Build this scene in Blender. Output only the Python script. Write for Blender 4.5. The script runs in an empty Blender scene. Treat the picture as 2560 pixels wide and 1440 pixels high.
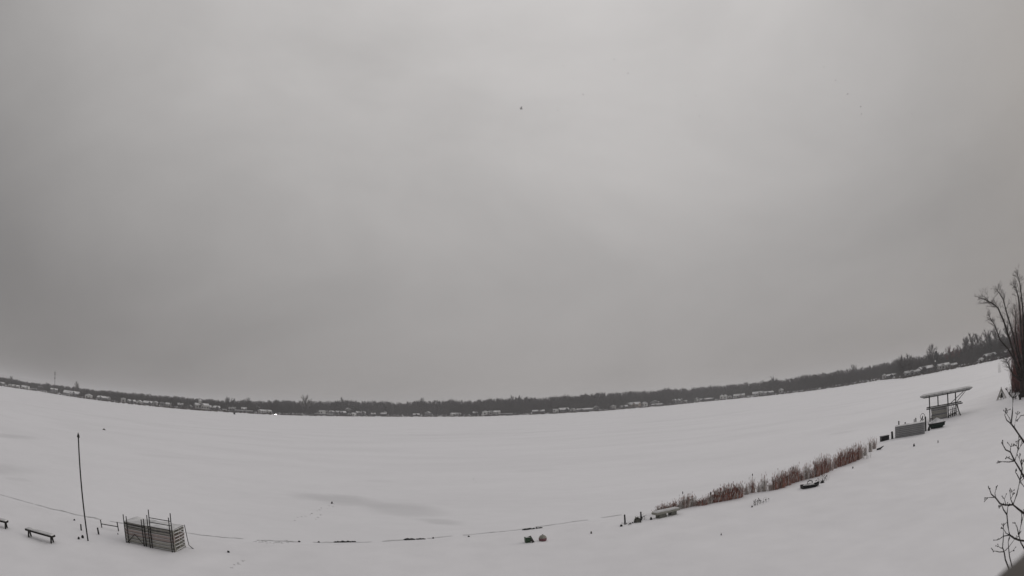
import bpy, math, random
import numpy as np
from mathutils import Matrix, Vector, Euler

# ------------------------------------------------------------------ camera, sky, sun, exposure
SC = bpy.context.scene
COL = SC.collection
CAM_H = 7.5
F_PX, K3, PITCH, ROLL = 1383.7, 0.0808, 0.2211, -0.0358      # wide lens with barrel distortion, 2560 x 1440 frame
cam = bpy.data.cameras.new('camera')
cam_o = bpy.data.objects.new('camera', cam)
COL.objects.link(cam_o)
cam.type = 'PANO'
cam.sensor_fit = 'HORIZONTAL'
cam.sensor_width = 36.0
cam.sensor_height = 20.25
cam.clip_start = 0.05
cam.clip_end = 8000
PO = cam if hasattr(cam, 'panorama_type') else cam.cycles
FMM = F_PX * 36.0 / 2560.0
PO.panorama_type = 'FISHEYE_LENS_POLYNOMIAL'
PO.fisheye_fov = math.radians(170)
PO.fisheye_polynomial_k0 = 0.0
PO.fisheye_polynomial_k1 = -1.0 / FMM
PO.fisheye_polynomial_k2 = 0.0
PO.fisheye_polynomial_k3 = -K3 / FMM ** 3
PO.fisheye_polynomial_k4 = 0.0
cam_o.matrix_world = (Matrix.Translation((0, 0, CAM_H)) @ Euler((math.pi / 2 + PITCH, 0, 0)).to_matrix().to_4x4()
                      @ Matrix.Rotation(ROLL, 4, 'Z'))
cam.dof.use_dof = True
cam.dof.focus_distance = 60.0
cam.dof.aperture_fstop = 50.0 / (2 * 4.0)                   # 8 mm pupil: only what is right at the lens goes soft
SC.camera = cam_o
SC.view_settings.view_transform = 'Standard'
SC.view_settings.look = 'None'
SC.view_settings.exposure = 0.0
SC.view_settings.gamma = 1.0
SC.render.engine = 'CYCLES'
SC.cycles.use_denoising = True
SC.cycles.max_bounces = 8
SC.cycles.volume_bounces = 1
SC.cycles.volume_step_rate = 4.0

SUN_EL, SUN_AZ = math.radians(24), math.radians(70)          # azimuth clockwise from +Y (to the right of the view)
world = bpy.data.worlds.new('World')
SC.world = world
world.use_nodes = True
NT = world.node_tree
for n in list(NT.nodes):
    NT.nodes.remove(n)
def wn(kind, **kw):
    n = NT.nodes.new(kind)
    for k, v in kw.items():
        setattr(n, k, v)
    return n
w_out = wn('ShaderNodeOutputWorld')
w_bg = wn('ShaderNodeBackground')
NT.links.new(w_bg.outputs[0], w_out.inputs[0])
sky = wn('ShaderNodeTexSky', sky_type='NISHITA', sun_disc=False)
sky.sun_elevation = SUN_EL
sky.sun_rotation = SUN_AZ
sky.air_density = 1.0
sky.dust_density = 3.0
w_tc = wn('ShaderNodeTexCoord')
# overcast layer: brighter overhead than at the horizon, brighter ahead and dimmer to the sides to follow lens falloff, soft cloud mottling
w_sep = wn('ShaderNodeSeparateXYZ')
NT.links.new(w_tc.outputs['Generated'], w_sep.inputs[0])
w_ramp = wn('ShaderNodeValToRGB')
NT.links.new(w_sep.outputs['Z'], w_ramp.inputs[0])
cr = w_ramp.color_ramp
cr.elements[0].position, cr.elements[0].color = 0.0, (0.312, 0.297, 0.290, 1)
cr.elements[1].position, cr.elements[1].color = 1.0, (0.68, 0.660, 0.655, 1)
for p, c in ((0.10, (0.325, 0.311, 0.306, 1)), (0.22, (0.352, 0.339, 0.334, 1)), (0.42, (0.432, 0.418, 0.412, 1)), (0.62, (0.505, 0.489, 0.482, 1))):
    e = cr.elements.new(p)
    e.color = c
w_dot = wn('ShaderNodeVectorMath', operation='DOT_PRODUCT')
NT.links.new(w_tc.outputs['Generated'], w_dot.inputs[0])
w_dot.inputs[1].default_value = (math.sin(math.radians(9)) * .80, math.cos(math.radians(9)) * .80, .60)
w_dm = wn('ShaderNodeMapRange')
NT.links.new(w_dot.outputs['Value'], w_dm.inputs['Value'])
w_dm.inputs['From Min'].default_value, w_dm.inputs['From Max'].default_value = 0.42, 1.0
w_dm.inputs['To Min'].default_value, w_dm.inputs['To Max'].default_value = 0.66, 1.11
w_map = wn('ShaderNodeMapping')
w_map.inputs['Scale'].default_value = (1.0, 1.0, 2.0)
w_map.inputs['Rotation'].default_value = (0.25, 0.12, 0.0)
NT.links.new(w_tc.outputs['Generated'], w_map.inputs[0])
w_n1 = wn('ShaderNodeTexNoise')
w_n1.inputs['Scale'].default_value = 1.5
w_n1.inputs['Detail'].default_value = 7.0
w_n1.inputs['Roughness'].default_value = 0.55
w_n1.inputs['Distortion'].default_value = 0.4
NT.links.new(w_map.outputs[0], w_n1.inputs['Vector'])
w_nm = wn('ShaderNodeMapRange')
NT.links.new(w_n1.outputs[0], w_nm.inputs['Value'])
w_nm.inputs['From Min'].default_value, w_nm.inputs['From Max'].default_value = 0.3, 0.7
w_nm.inputs['To Min'].default_value, w_nm.inputs['To Max'].default_value = 0.90, 1.10
w_mul = wn('ShaderNodeMath', operation='MULTIPLY')
NT.links.new(w_dm.outputs[0], w_mul.inputs[0])
NT.links.new(w_nm.outputs[0], w_mul.inputs[1])
w_sc = wn('ShaderNodeVectorMath', operation='SCALE')
NT.links.new(w_ramp.outputs[0], w_sc.inputs[0])
NT.links.new(w_mul.outputs[0], w_sc.inputs['Scale'])
w_skys = wn('ShaderNodeVectorMath', operation='SCALE')
NT.links.new(sky.outputs[0], w_skys.inputs[0])
w_skys.inputs['Scale'].default_value = 0.05
w_mix = wn('ShaderNodeMix', data_type='RGBA')
w_mix.inputs['Factor'].default_value = 0.98
NT.links.new(w_skys.outputs[0], w_mix.inputs['A'])
NT.links.new(w_sc.outputs[0], w_mix.inputs['B'])
NT.links.new(w_mix.outputs['Result'], w_bg.inputs['Color'])
w_bg.inputs['Strength'].default_value = 1.0

sun = bpy.data.lights.new('sun', 'SUN')
sun.energy = 0.65
sun.angle = math.radians(40)
sun.color = (1.0, 0.96, 0.9)
sun_o = bpy.data.objects.new('sun', sun)
COL.objects.link(sun_o)
sd = Vector((math.sin(SUN_AZ) * math.cos(SUN_EL), math.cos(SUN_AZ) * math.cos(SUN_EL), math.sin(SUN_EL)))
sun_o.rotation_euler = sd.to_track_quat('Z', 'Y').to_euler()
sun_o.location = (0, 0, 60)

# ------------------------------------------------------------------ survey helpers (photo measurements to places on the ground)
def ray(px, py):
    x, y = px - 1280.0, -(py - 720.0)
    c, s = math.cos(ROLL), math.sin(ROLL)
    x, y = c * x - s * y, s * x + c * y
    r = math.hypot(x, y) + 1e-9
    q = r / F_PX
    th = q + K3 * q ** 3
    a, b, d = math.sin(th) * x / r, math.sin(th) * y / r, math.cos(th)
    cp, sp = math.cos(PITCH), math.sin(PITCH)
    return Vector((a, cp * d - sp * b, sp * d + cp * b))
def at(px, py, z=0.0):
    d = ray(px, py)
    t = (z - CAM_H) / d.z
    return Vector((d.x * t, d.y * t, z))
def at_dist(px, py, dist):
    d = ray(px, py)
    t = dist / math.hypot(d.x, d.y)
    return Vector((d.x * t, d.y * t, CAM_H + d.z * t))

# ------------------------------------------------------------------ materials
def mat(name, col, rough=0.8, var=0.15, scale=3.0, bump=0.0, col2=None, emit=None, stretch=(1, 1, 1), coord='Object', spec=0.3):
    m = bpy.data.materials.new(name)
    m.use_nodes = True
    nt = m.node_tree
    b = nt.nodes['Principled BSDF']
    b.inputs['Roughness'].default_value = rough
    b.inputs['Specular IOR Level'].default_value = spec
    tc = nt.nodes.new('ShaderNodeTexCoord')
    mp = nt.nodes.new('ShaderNodeMapping')
    mp.inputs['Scale'].default_value = stretch
    nt.links.new(tc.outputs[coord], mp.inputs[0])
    nz = nt.nodes.new('ShaderNodeTexNoise')
    nz.inputs['Scale'].default_value = scale
    nz.inputs['Detail'].default_value = 5
    nz.inputs['Roughness'].default_value = 0.6
    nt.links.new(mp.outputs[0], nz.inputs['Vector'])
    rp = nt.nodes.new('ShaderNodeValToRGB')
    a = [max(0, c * (1 - var)) for c in col]
    z = [min(1, c * (1 + var)) for c in (col2 or col)]
    rp.color_ramp.elements[0].position, rp.color_ramp.elements[0].color = 0.32, (*a, 1)
    rp.color_ramp.elements[1].position, rp.color_ramp.elements[1].color = 0.68, (*z, 1)
    nt.links.new(nz.outputs[0], rp.inputs[0])
    nt.links.new(rp.outputs[0], b.inputs['Base Color'])
    if bump:
        bp = nt.nodes.new('ShaderNodeBump')
        bp.inputs['Strength'].default_value = bump
        bp.inputs['Distance'].default_value = 0.05
        nt.links.new(nz.outputs[0], bp.inputs['Height'])
        nt.links.new(bp.outputs[0], b.inputs['Normal'])
    if emit:
        b.inputs['Emission Color'].default_value = (*emit[:3], 1)
        b.inputs['Emission Strength'].default_value = emit[3]
    return m

M = {}
M['snow'] = mat('snow', (0.812, 0.806, 0.832), 0.75, 0.035, 0.45, 0.6)
M['roof_snow'] = mat('roof_snow', (0.62, 0.62, 0.63), 0.8, 0.28, 0.35, 0.1, coord='Generated', stretch=(9, 4, 4))
M['bark'] = mat('bark', (0.035, 0.028, 0.025), 0.9, 0.4, 2.0)
M['twig'] = mat('twig', (0.040, 0.034, 0.031), 0.9, 0.3, 1.0)
M['far_twig'] = mat('far_twig', (0.050, 0.045, 0.042), 0.9, 0.3, 0.06)
M['pale_twig'] = mat('pale_twig', (0.20, 0.19, 0.185), 0.9, 0.3, 0.3)
M['mid_twig'] = mat('mid_twig', (0.105, 0.095, 0.092), 0.9, 0.35, 0.5)
M['red_twig'] = mat('red_twig', (0.13, 0.055, 0.052), 0.9, 0.3, 0.3)
M['evergreen'] = mat('evergreen', (0.018, 0.024, 0.019), 0.9, 0.3, 0.4)
M['near_bark'] = mat('near_bark', (0.034, 0.029, 0.027), 0.85, 0.4, 30.0)
M['bank'] = mat('bank', (0.07, 0.06, 0.055), 0.9, 0.5, 0.15)
M['wood'] = mat('weathered_wood', (0.42, 0.41, 0.37), 0.85, 0.35, 4.0, 0.4, stretch=(1, 9, 9))
M['pink_wood'] = mat('pinkish_wood', (0.43, 0.365, 0.34), 0.85, 0.35, 4.0, 0.4, stretch=(1, 9, 9))
M['grey_wood'] = mat('grey_wood', (0.25, 0.25, 0.255), 0.85, 0.25, 3.0, 0.3, stretch=(1, 9, 9))
M['dark_wood'] = mat('dark_wood', (0.022, 0.020, 0.018), 0.8, 0.4, 6.0, 0.3)
M['dark_metal'] = mat('dark_metal', (0.016, 0.015, 0.015), 0.55, 0.4, 8.0)
M['grey_metal'] = mat('grey_metal', (0.11, 0.11, 0.112), 0.5, 0.25, 5.0)
M['canopy'] = mat('canopy_fabric', (0.32, 0.32, 0.322), 0.8, 0.12, 1.5, 0.1)
M['black'] = mat('black_plastic', (0.012, 0.012, 0.013), 0.5, 0.3, 5.0)
M['green'] = mat('green_plastic', (0.028, 0.062, 0.030), 0.5, 0.25, 6.0)
M['hull'] = mat('dark_green_hull', (0.012, 0.026, 0.020), 0.35, 0.3, 3.0)
M['buoy'] = mat('faded_red_buoy', (0.17, 0.080, 0.090), 0.55, 0.25, 7.0)
M['stone'] = mat('stone', (0.10, 0.095, 0.088), 0.9, 0.4, 6.0, 0.5)
M['pale_stone'] = mat('pale_stone', (0.30, 0.295, 0.26), 0.85, 0.2, 5.0, 0.4)
M['tarp'] = mat('olive_tarp', (0.15, 0.15, 0.13), 0.8, 0.2, 5.0, 0.3)
M['reed_red'] = mat('reed_red', (0.20, 0.070, 0.052), 0.9, 0.4, 3.0, col2=(0.31, 0.15, 0.12))
M['reed_tan'] = mat('reed_tan', (0.30, 0.235, 0.18), 0.9, 0.4, 3.0)
M['reed_grey'] = mat('reed_grey', (0.50, 0.48, 0.465), 0.9, 0.4, 3.0)
M['ice'] = mat('bare_ice', (0.56, 0.56, 0.57), 0.5, 0.35, 0.9)
M['packed'] = mat('packed_snow', (0.68, 0.68, 0.69), 0.7, 0.10, 0.25)
M['glass'] = mat('window_glass', (0.02, 0.022, 0.025), 0.15, 0.2, 1.0, spec=0.5)
M['trim'] = mat('white_trim', (0.62, 0.62, 0.61), 0.6, 0.08, 2.0)
WALLS = {'white': (0.60, 0.60, 0.585), 'pale': (0.40, 0.395, 0.385), 'grey': (0.22, 0.22, 0.222), 'brown': (0.11, 0.085, 0.07), 'dark': (0.07, 0.07, 0.072), 'tan': (0.27, 0.23, 0.19)}
for k, c in WALLS.items():
    M['wall_' + k] = mat('siding_' + k, c, 0.8, 0.12, 1.2, 0.15, stretch=(0.3, 0.3, 8))
M['brick'] = mat('chimney_brick', (0.13, 0.08, 0.065), 0.9, 0.3, 8.0)
M['lamp'] = mat('lamp_glow', (0.8, 0.8, 0.8), 0.5, 0.02, 1, emit=(1, 0.98, 0.94, 0.5))
M['headlight'] = mat('headlight_glow', (0.8, 0.8, 0.8), 0.5, 0.02, 1, emit=(1, 0.99, 0.97, 14.0))
M['mast'] = mat('mast_paint', (0.16, 0.155, 0.155), 0.6, 0.3, 0.12)
M['shingle'] = mat('brown_shingle', (0.12, 0.108, 0.10), 0.95, 0.45, 9.0, 0.6)
M['flake'] = mat('backlit_flake', (0.30, 0.30, 0.30), 0.9, 0.1, 5)  # grey darker than snow: the backlit look is put into the colour

# snow over lake ice with wind-scoured greyer patches and long faint drifts
def lake_material():
    m = bpy.data.materials.new('lake_snow')
    m.use_nodes = True
    nt = m.node_tree
    b = nt.nodes['Principled BSDF']
    b.inputs['Roughness'].default_value = 0.75
    b.inputs['Specular IOR Level'].default_value = 0.25
    tc = nt.nodes.new('ShaderNodeTexCoord')
    def noise(scale, stretch, detail=4, rot=0.0):
        mp = nt.nodes.new('ShaderNodeMapping')
        mp.inputs['Scale'].default_value = stretch
        mp.inputs['Rotation'].default_value = (0, 0, rot)
        nt.links.new(tc.outputs['Object'], mp.inputs[0])
        nz = nt.nodes.new('ShaderNodeTexNoise')
        nz.inputs['Scale'].default_value = scale
        nz.inputs['Detail'].default_value = detail
        nt.links.new(mp.outputs[0], nz.inputs['Vector'])
        return nz
    def rng(sock, a, c, d, e):
        r = nt.nodes.new('ShaderNodeMapRange')
        r.interpolation_type = 'SMOOTHSTEP'
        nt.links.new(sock, r.inputs['Value'])
        for k, v in (('From Min', a), ('From Max', c), ('To Min', d), ('To Max', e)):
            r.inputs[k].default_value = v
        return r.outputs[0]
    def mul(a, c):
        x = nt.nodes.new('ShaderNodeMath')
        x.operation = 'MULTIPLY'
        nt.links.new(a, x.inputs[0])
        nt.links.new(c, x.inputs[1])
        return x.outputs[0]
    drift = rng(noise(0.035, (1, 2.6, 1), 4, 0.35).outputs[0], 0.35, 0.7, 1.02, 0.965)
    fine = rng(noise(0.5, (1, 2.2, 1), 3, 0.35).outputs[0], 0.3, 0.7, 1.01, 0.985)
    tot = mul(drift, fine)
    warp = noise(0.30, (1, 1, 1), 4)
    for (ax, ay, bx, by, w, depth) in SCOURS:
        p, q = at(ax, ay), at(bx, by)
        c, v = (p + q) / 2, (q - p)
        va = nt.nodes.new('ShaderNodeVectorMath')
        va.operation = 'MULTIPLY_ADD'
        nt.links.new(warp.outputs['Color'], va.inputs[0])
        va.inputs[1].default_value = (w * 0.8, w * 0.8, 0)
        nt.links.new(tc.outputs['Object'], va.inputs[2])
        mp = nt.nodes.new('ShaderNodeMapping')
        mp.vector_type = 'TEXTURE'
        mp.inputs['Location'].default_value = (c.x + w * .4, c.y + w * .4, 0)
        mp.inputs['Rotation'].default_value = (0, 0, math.atan2(v.y, v.x))
        mp.inputs['Scale'].default_value = (v.length / 2, w, 1)
        nt.links.new(va.outputs[0], mp.inputs[0])
        gr = nt.nodes.new('ShaderNodeTexGradient')
        gr.gradient_type = 'SPHERICAL'
        nt.links.new(mp.outputs[0], gr.inputs[0])
        tot = mul(tot, rng(gr.outputs['Fac'], 0.0, 0.75, 1.0, 1.0 - depth))
    sc = nt.nodes.new('ShaderNodeVectorMath')
    sc.operation = 'SCALE'
    sc.inputs[0].default_value = (0.842, 0.838, 0.865)
    nt.links.new(tot, sc.inputs['Scale'])
    nt.links.new(sc.outputs[0], b.inputs['Base Color'])
    bp = nt.nodes.new('ShaderNodeBump')
    bp.inputs['Strength'].default_value = 0.2
    bp.inputs['Distance'].default_value = 0.05
    nt.links.new(noise(0.9, (1, 2.2, 1), 5, 0.35).outputs[0], bp.inputs['Height'])
    nt.links.new(bp.outputs[0], b.inputs['Normal'])
    return m
SCOURS = [(700, 1226, 1010, 1268, 3.2, 0.15), (880, 1256, 1150, 1288, 3.0, 0.14), (1030, 1294, 1180, 1313, 1.2, 0.14),
          (-120, 1078, 130, 1096, 4.0, 0.13), (-160, 1165, 110, 1172, 4.0, 0.10), (0, 1195, 90, 1202, 1.2, 0.05), (2060, 1090, 2150, 1072, 2.5, 0.07),
          (880, 1200, 1010, 1205, 1.5, 0.05), (1250, 1180, 1420, 1170, 2.5, 0.04), (300, 1130, 520, 1150, 3.0, 0.05)]
M['lake'] = lake_material()

# ------------------------------------------------------------------ mesh building
class MB:
    def __init__(s):
        s.v, s.f, s.mi = [], [], []
    def add(s, vs, fs, mi=0):
        o = len(s.v)
        s.v.extend([tuple(v) for v in vs])
        s.f.extend([tuple(i + o for i in f) for f in fs])
        s.mi.extend([mi] * len(fs))
        return s
    def box(s, c, size, rot=None, taper=1.0, mi=0):
        hx, hy, hz = size[0] / 2, size[1] / 2, size[2] / 2
        vs = []
        for z, k in ((-hz, 1.0), (hz, taper)):
            for x, y in ((-hx, -hy), (hx, -hy), (hx, hy), (-hx, hy)):
                vs.append(Vector((x * k, y * k, z)))
        if rot is not None:
            R = rot if isinstance(rot, Matrix) else Euler(rot).to_matrix()
            vs = [R @ v for v in vs]
        c = Vector(c)
        return s.add([v + c for v in vs], [(0, 3, 2, 1), (4, 5, 6, 7), (0, 1, 5, 4), (1, 2, 6, 5), (2, 3, 7, 6), (3, 0, 4, 7)], mi)
    def tube(s, pts, rad, n=6, cap=True, mi=0):
        pts = [Vector(p) for p in pts]
        if not hasattr(rad, '__len__'):
            rad = [rad] * len(pts)
        vs, fs = [], []
        for i, p in enumerate(pts):
            d = (pts[min(i + 1, len(pts) - 1)] - pts[max(i - 1, 0)]).normalized()
            u = d.cross(Vector((0.31, 0.17, 0.94)) if abs(d.z) < 0.9 else Vector((1, 0, 0))).normalized()
            w = d.cross(u)
            for k in range(n):
                a = 2 * math.pi * k / n
                vs.append(p + (u * math.cos(a) + w * math.sin(a)) * rad[i])
        for i in range(len(pts) - 1):
            for k in range(n):
                a, b = i * n + k, i * n + (k + 1) % n
                fs.append((a, b, b + n, a + n))
        if cap:
            fs.append(tuple(range(n - 1, -1, -1)))
            fs.append(tuple((len(pts) - 1) * n + k for k in range(n)))
        return s.add(vs, fs, mi)
    def beam(s, a, b, w, h, mi=0):
        a, b = Vector(a), Vector(b)
        d = b - a
        R = d.to_track_quat('X', 'Z').to_matrix()
        return s.box((a + b) / 2, (d.length, w, h), R, mi=mi)
    def blob(s, c, size, seed=0, n=10, m=6, rough=0.15, zmin=-1.0, mi=0):
        rnd = random.Random(seed)
        vs, fs = [], []
        ph = [rnd.uniform(0, 6.28) for _ in range(6)]
        for j in range(m + 1):
            t = math.pi * j / m
            z = max(zmin, math.cos(t))
            rr = math.sin(t)
            for i in range(n):
                a = 2 * math.pi * i / n
                k = 1 + rough * (math.sin(2 * a + ph[0] + 2 * t) + .6 * math.sin(3 * a + ph[1] - 3 * t) + .4 * math.sin(5 * a + ph[2] + t)) * 0.7
                vs.append((c[0] + size[0] * rr * math.cos(a) * k, c[1] + size[1] * rr * math.sin(a) * k, c[2] + size[2] * z * (k if z > 0 else 1)))
        for j in range(m):
            for i in range(n):
                a, b = j * n + i, j * n + (i + 1) % n
                fs.append((a, a + n, b + n, b))
        return s.add(vs, fs, mi)
    def build(s, name, m, parent=None, smooth=False, loc=None, rot=None):
        me = bpy.data.meshes.new(name)
        me.from_pydata(s.v, [], s.f)
        for x in (m if isinstance(m, (list, tuple)) else [m]):
            me.materials.append(M[x] if isinstance(x, str) else x)
        if any(s.mi):
            me.polygons.foreach_set('material_index', s.mi)
        if smooth:
            me.polygons.foreach_set('use_smooth', [True] * len(me.polygons))
        me.update()
        return link(name, me, parent, loc, rot)
def link(name, me, parent=None, loc=None, rot=None):
    o = bpy.data.objects.new(name, me)
    COL.objects.link(o)
    if parent is not None:
        o.parent = parent
    if loc is not None:
        o.location = loc
    if rot is not None:
        o.rotation_euler = rot
    return o
def tag(o, label=None, cat=None, group=None, kind=None):
    if label: o['label'] = label
    if cat: o['category'] = cat
    if group: o['group'] = group
    if kind: o['kind'] = kind
    return o
def thing(name, label, cat, loc, rz=0.0, group=None):
    o = bpy.data.objects.new(name, None)
    o.empty_display_size = 0.2
    COL.objects.link(o)
    o.location = loc
    o.rotation_euler = (0, 0, rz)
    return tag(o, label, cat, group)
def np_mesh(name, V, T, m, smooth=False):
    me = bpy.data.meshes.new(name)
    me.vertices.add(len(V))
    me.vertices.foreach_set('co', np.asarray(V, np.float32).ravel())
    k = T.shape[1]
    me.loops.add(T.size)
    me.loops.foreach_set('vertex_index', T.astype(np.int32).ravel())
    me.polygons.add(len(T))
    me.polygons.foreach_set('loop_start', np.arange(0, T.size, k, dtype=np.int32))
    me.materials.append(M[m])
    if smooth:
        me.polygons.foreach_set('use_smooth', np.ones(len(T), bool))
    me.update(calc_edges=True)
    me.validate()
    return me

# ------------------------------------------------------------------ lake, yard, far terrain
SHORE_PX = [(-420, 1115), (-200, 1180), (0, 1238), (100, 1266), (200, 1290), (300, 1309), (400, 1325), (520, 1341), (640, 1352), (770, 1357), (900, 1357), (1000, 1352),
            (1100, 1345), (1200, 1336), (1300, 1325), (1420, 1308), (1560, 1288), (1640, 1274), (1740, 1252), (1850, 1222), (1930, 1202), (2000, 1181),
            (2080, 1152), (2150, 1121), (2210, 1094), (2270, 1062), (2330, 1034), (2400, 1008), (2470, 984), (2540, 962), (2640, 940), (2760, 925)]
SH = np.array([[p.x, p.y] for p in (at(*q) for q in SHORE_PX)])
def inland(x, y):
    """signed distance inland of the near shoreline (metres), vectorised"""
    P = np.stack([np.asarray(x, float).ravel(), np.asarray(y, float).ravel()], 1)
    best = np.full(len(P), 1e9)
    sgn = np.ones(len(P))
    for a, b in zip(SH[:-1], SH[1:]):
        d = b - a
        t = np.clip(((P - a) @ d) / (d @ d), 0, 1)
        q = a + t[:, None] * d
        v = P - q
        l = np.hypot(v[:, 0], v[:, 1])
        cr_ = d[0] * (P[:, 1] - a[1]) - d[1] * (P[:, 0] - a[0])
        up = l < best
        best = np.where(up, l, best)
        sgn = np.where(up, np.where(cr_ < 0, 1.0, -1.0), sgn)
    return best * sgn
TREE_C = at(2553, 988, 0.6)
DRIFTS = [(at(px, py, .3).x, at(px, py, .3).y, r, a) for px, py, r, a in ((460, 1395, 1.2, .13), (330, 1368, 1.0, .10), (390, 1392, 1.3, -.07), (100, 1362, 1.1, -.08), (150, 1372, 1.0, .08), (1345, 1362, 1.0, .07), (1390, 1352, .9, -.05), (1690, 1304, 1.4, .10), (1820, 1268, 1.8, .10), (1960, 1238, 1.8, .10), (2100, 1180, 2.0, .10), (2270, 1104, 2.2, .16), (2360, 1080, 2.5, .16), (2030, 1232, 1.2, -.07),
                                                                        (560, 1420, 2.6, -.07), (900, 1410, 3.0, .07), (1500, 1400, 3.0, -.07), (1750, 1380, 2.6, .07), (2100, 1330, 3.2, -.09), (2350, 1250, 3.4, .10), (240, 1420, 2.2, .08))]
def ground_z(x, y):
    x = np.asarray(x, float).ravel()
    y = np.asarray(y, float).ravel()
    t = inland(x, y)
    s = np.clip(t / 2.4, 0, 1)
    z = 0.30 * s * s * (3 - 2 * s) + 0.006 * np.clip(t - 2, 0, 60)
    z = z + np.clip(t, 0, 4) / 4 * (0.035 * np.sin(x * .37 + 1.1 * np.sin(y * .21)) + 0.03 * np.sin(y * .53 - x * .17 + 2) + .012 * np.sin(x * 1.7 + y * .9) * np.sin(y * 1.3 - x * .4))
    g = np.exp(-(((x - TREE_C.x - 2) / 11) ** 2 + ((y - TREE_C.y + 3) / 9) ** 2))
    z = z + 0.55 * g * np.clip(t / 3, 0, 1)
    for cx, cy, rr, am in DRIFTS:
        z = z + am * np.exp(-(((x - cx) / rr) ** 2 + ((y - cy) / rr) ** 2)) * np.clip(t / 1.5, 0, 1)
    return np.where(t > -0.2, z - 0.02, -0.35)
def gz(x, y):
    return float(ground_z([x], [y])[0])
def gp(px, py):
    """point on the yard seen at a pixel of the photo"""
    p = at(px, py, 0.3)
    for _ in range(6):
        p = at(px, py, max(0.0, gz(p.x, p.y)))
    return p

tag(MB().add([(-4000, -4000, 0), (4000, -4000, 0), (4000, 4000, 0), (-4000, 4000, 0)], [(0, 1, 2, 3)]).build('lake', 'lake'), kind='structure')
xs = np.arange(-75, 150.1, 0.5)
ys = np.arange(-40, 112.1, 0.5)
gx, gy = np.meshgrid(xs, ys)
zz = ground_z(gx, gy)
idx = np.arange(gx.size).reshape(gx.shape)
quads = np.stack([idx[:-1, :-1], idx[:-1, 1:], idx[1:, 1:], idx[1:, :-1]], -1).reshape(-1, 4)
keep = zz[quads].max(1) > -0.3
used, inv = np.unique(quads[keep], return_inverse=True)
me = np_mesh('ground', np.stack([gx.ravel(), gy.ravel(), zz], 1)[used], inv.reshape(-1, 4), 'snow', True)
tag(link('ground', me), kind='structure')

FAR_PX = [(-700, 800), (-400, 882), (-200, 925), (0, 964.8), (100, 979), (200, 995), (300, 1007.8), (400, 1018), (480, 1025), (580, 1031.4), (680, 1037), (780, 1039.7), (940, 1041.5), (1100, 1042), (1200, 1041.3),
          (1300, 1038), (1400, 1033.8), (1500, 1028), (1560, 1023), (1660, 1015), (1760, 1004.5), (1860, 995), (1920, 989.5), (2020, 978.2), (2120, 964), (2200, 950.5),
          (2235, 947), (2262, 945.5), (2300, 938.5), (2380, 923.5), (2480, 902.5), (2560, 884), (2680, 855), (2900, 795)]
FP = [at(*p) for p in FAR_PX]
FAZ = np.array([math.atan2(p.x, p.y) for p in FP])
FD = np.array([math.hypot(p.x, p.y) for p in FP])
FD[0:3] = (740, 775, 800)
FD[-3:] = (520, 470, 400)
def far_d(az):
    return float(np.interp(az, FAZ, FD))
TERR = [(-6, -0.4), (0.0, 0.03), (1.2, 0.8), (5, 1.2), (25, 2.0), (60, 3.2), (140, 6.0), (320, 9.0), (700, 11.0), (1600, 9.0), (3000, 5.0)]
def far_z(off):
    return float(np.interp(off, [a for a, b in TERR], [b for a, b in TERR]))
azs = np.linspace(math.radians(-84), math.radians(84), 340)
rows = [t for t in TERR]
V, Q = [], []
rs = random.Random(4)
for i, a in enumerate(azs):
    d0 = far_d(a)
    for off, z in rows:
        jz = 0 if off < 1 else rs.uniform(-.12, .12) * min(3, z)
        V.append((math.sin(a) * (d0 + off), math.cos(a) * (d0 + off), z + jz))
nr = len(rows)
for i in range(len(azs) - 1):
    for j in range(nr - 1):
        Q.append((i * nr + j, (i + 1) * nr + j, (i + 1) * nr + j + 1, i * nr + j + 1))
tag(link('terrain', np_mesh('terrain', np.array(V), np.array(Q)[:, ::-1], 'snow', True)), kind='structure')
# dark brushy bank right behind the waterline
mb = MB()
for i in range(1, 900):
    a = math.radians(-70 + 140 * i / 900 + rs.uniform(-.06, .06))
    d0 = far_d(a)
    for _ in range(3):
        r = d0 + rs.uniform(0.8, 5)
        h = rs.uniform(0.5, 1.7)
        w = rs.uniform(1.2, 3.4)
        b = Vector((math.sin(a) * r, math.cos(a) * r, 0.5))
        mb.blob(b, (w, w * .6, h), seed=i, n=6, m=3, rough=.5, zmin=-.3)
tag(mb.build('shore_brush', 'bank'), 'low dark brush along the whole far waterline', 'brush', kind='stuff')

# snowmobile tracks and the shore crack, thin sheets of packed snow and bare ice
def ribbon(name, pts, w, m, z=0.004, jit=0.0, seed=0):
    rnd = random.Random(seed)
    P = [Vector((p[0], p[1], 0)) for p in pts]
    Q = []
    for a, b in zip(P[:-1], P[1:]):
        n = max(2, int((b - a).length / 0.8))
        n = min(n, 30)
        Q += [a.lerp(b, k / n) for k in range(n)]
    Q.append(P[-1])
    vs, fs = [], []
    for i, p in enumerate(Q):
        d = (Q[min(i + 1, len(Q) - 1)] - Q[max(i - 1, 0)]).normalized()
        nrm = Vector((-d.y, d.x, 0))
        j = 1 + jit * rnd.uniform(-1, 1)
        off = nrm * (jit * w * .6 * rnd.uniform(-1, 1))
        for sg in (-1, 1):
            q = p + off + nrm * sg * w / 2 * j
            vs.append((q.x, q.y, max(0.0, gz(q.x, q.y)) + z))
    for i in range(len(Q) - 1):
        fs.append((2 * i, 2 * i + 1, 2 * i + 3, 2 * i + 2))
    return tag(MB().add(vs, fs).build(name, m), kind='structure')
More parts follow.
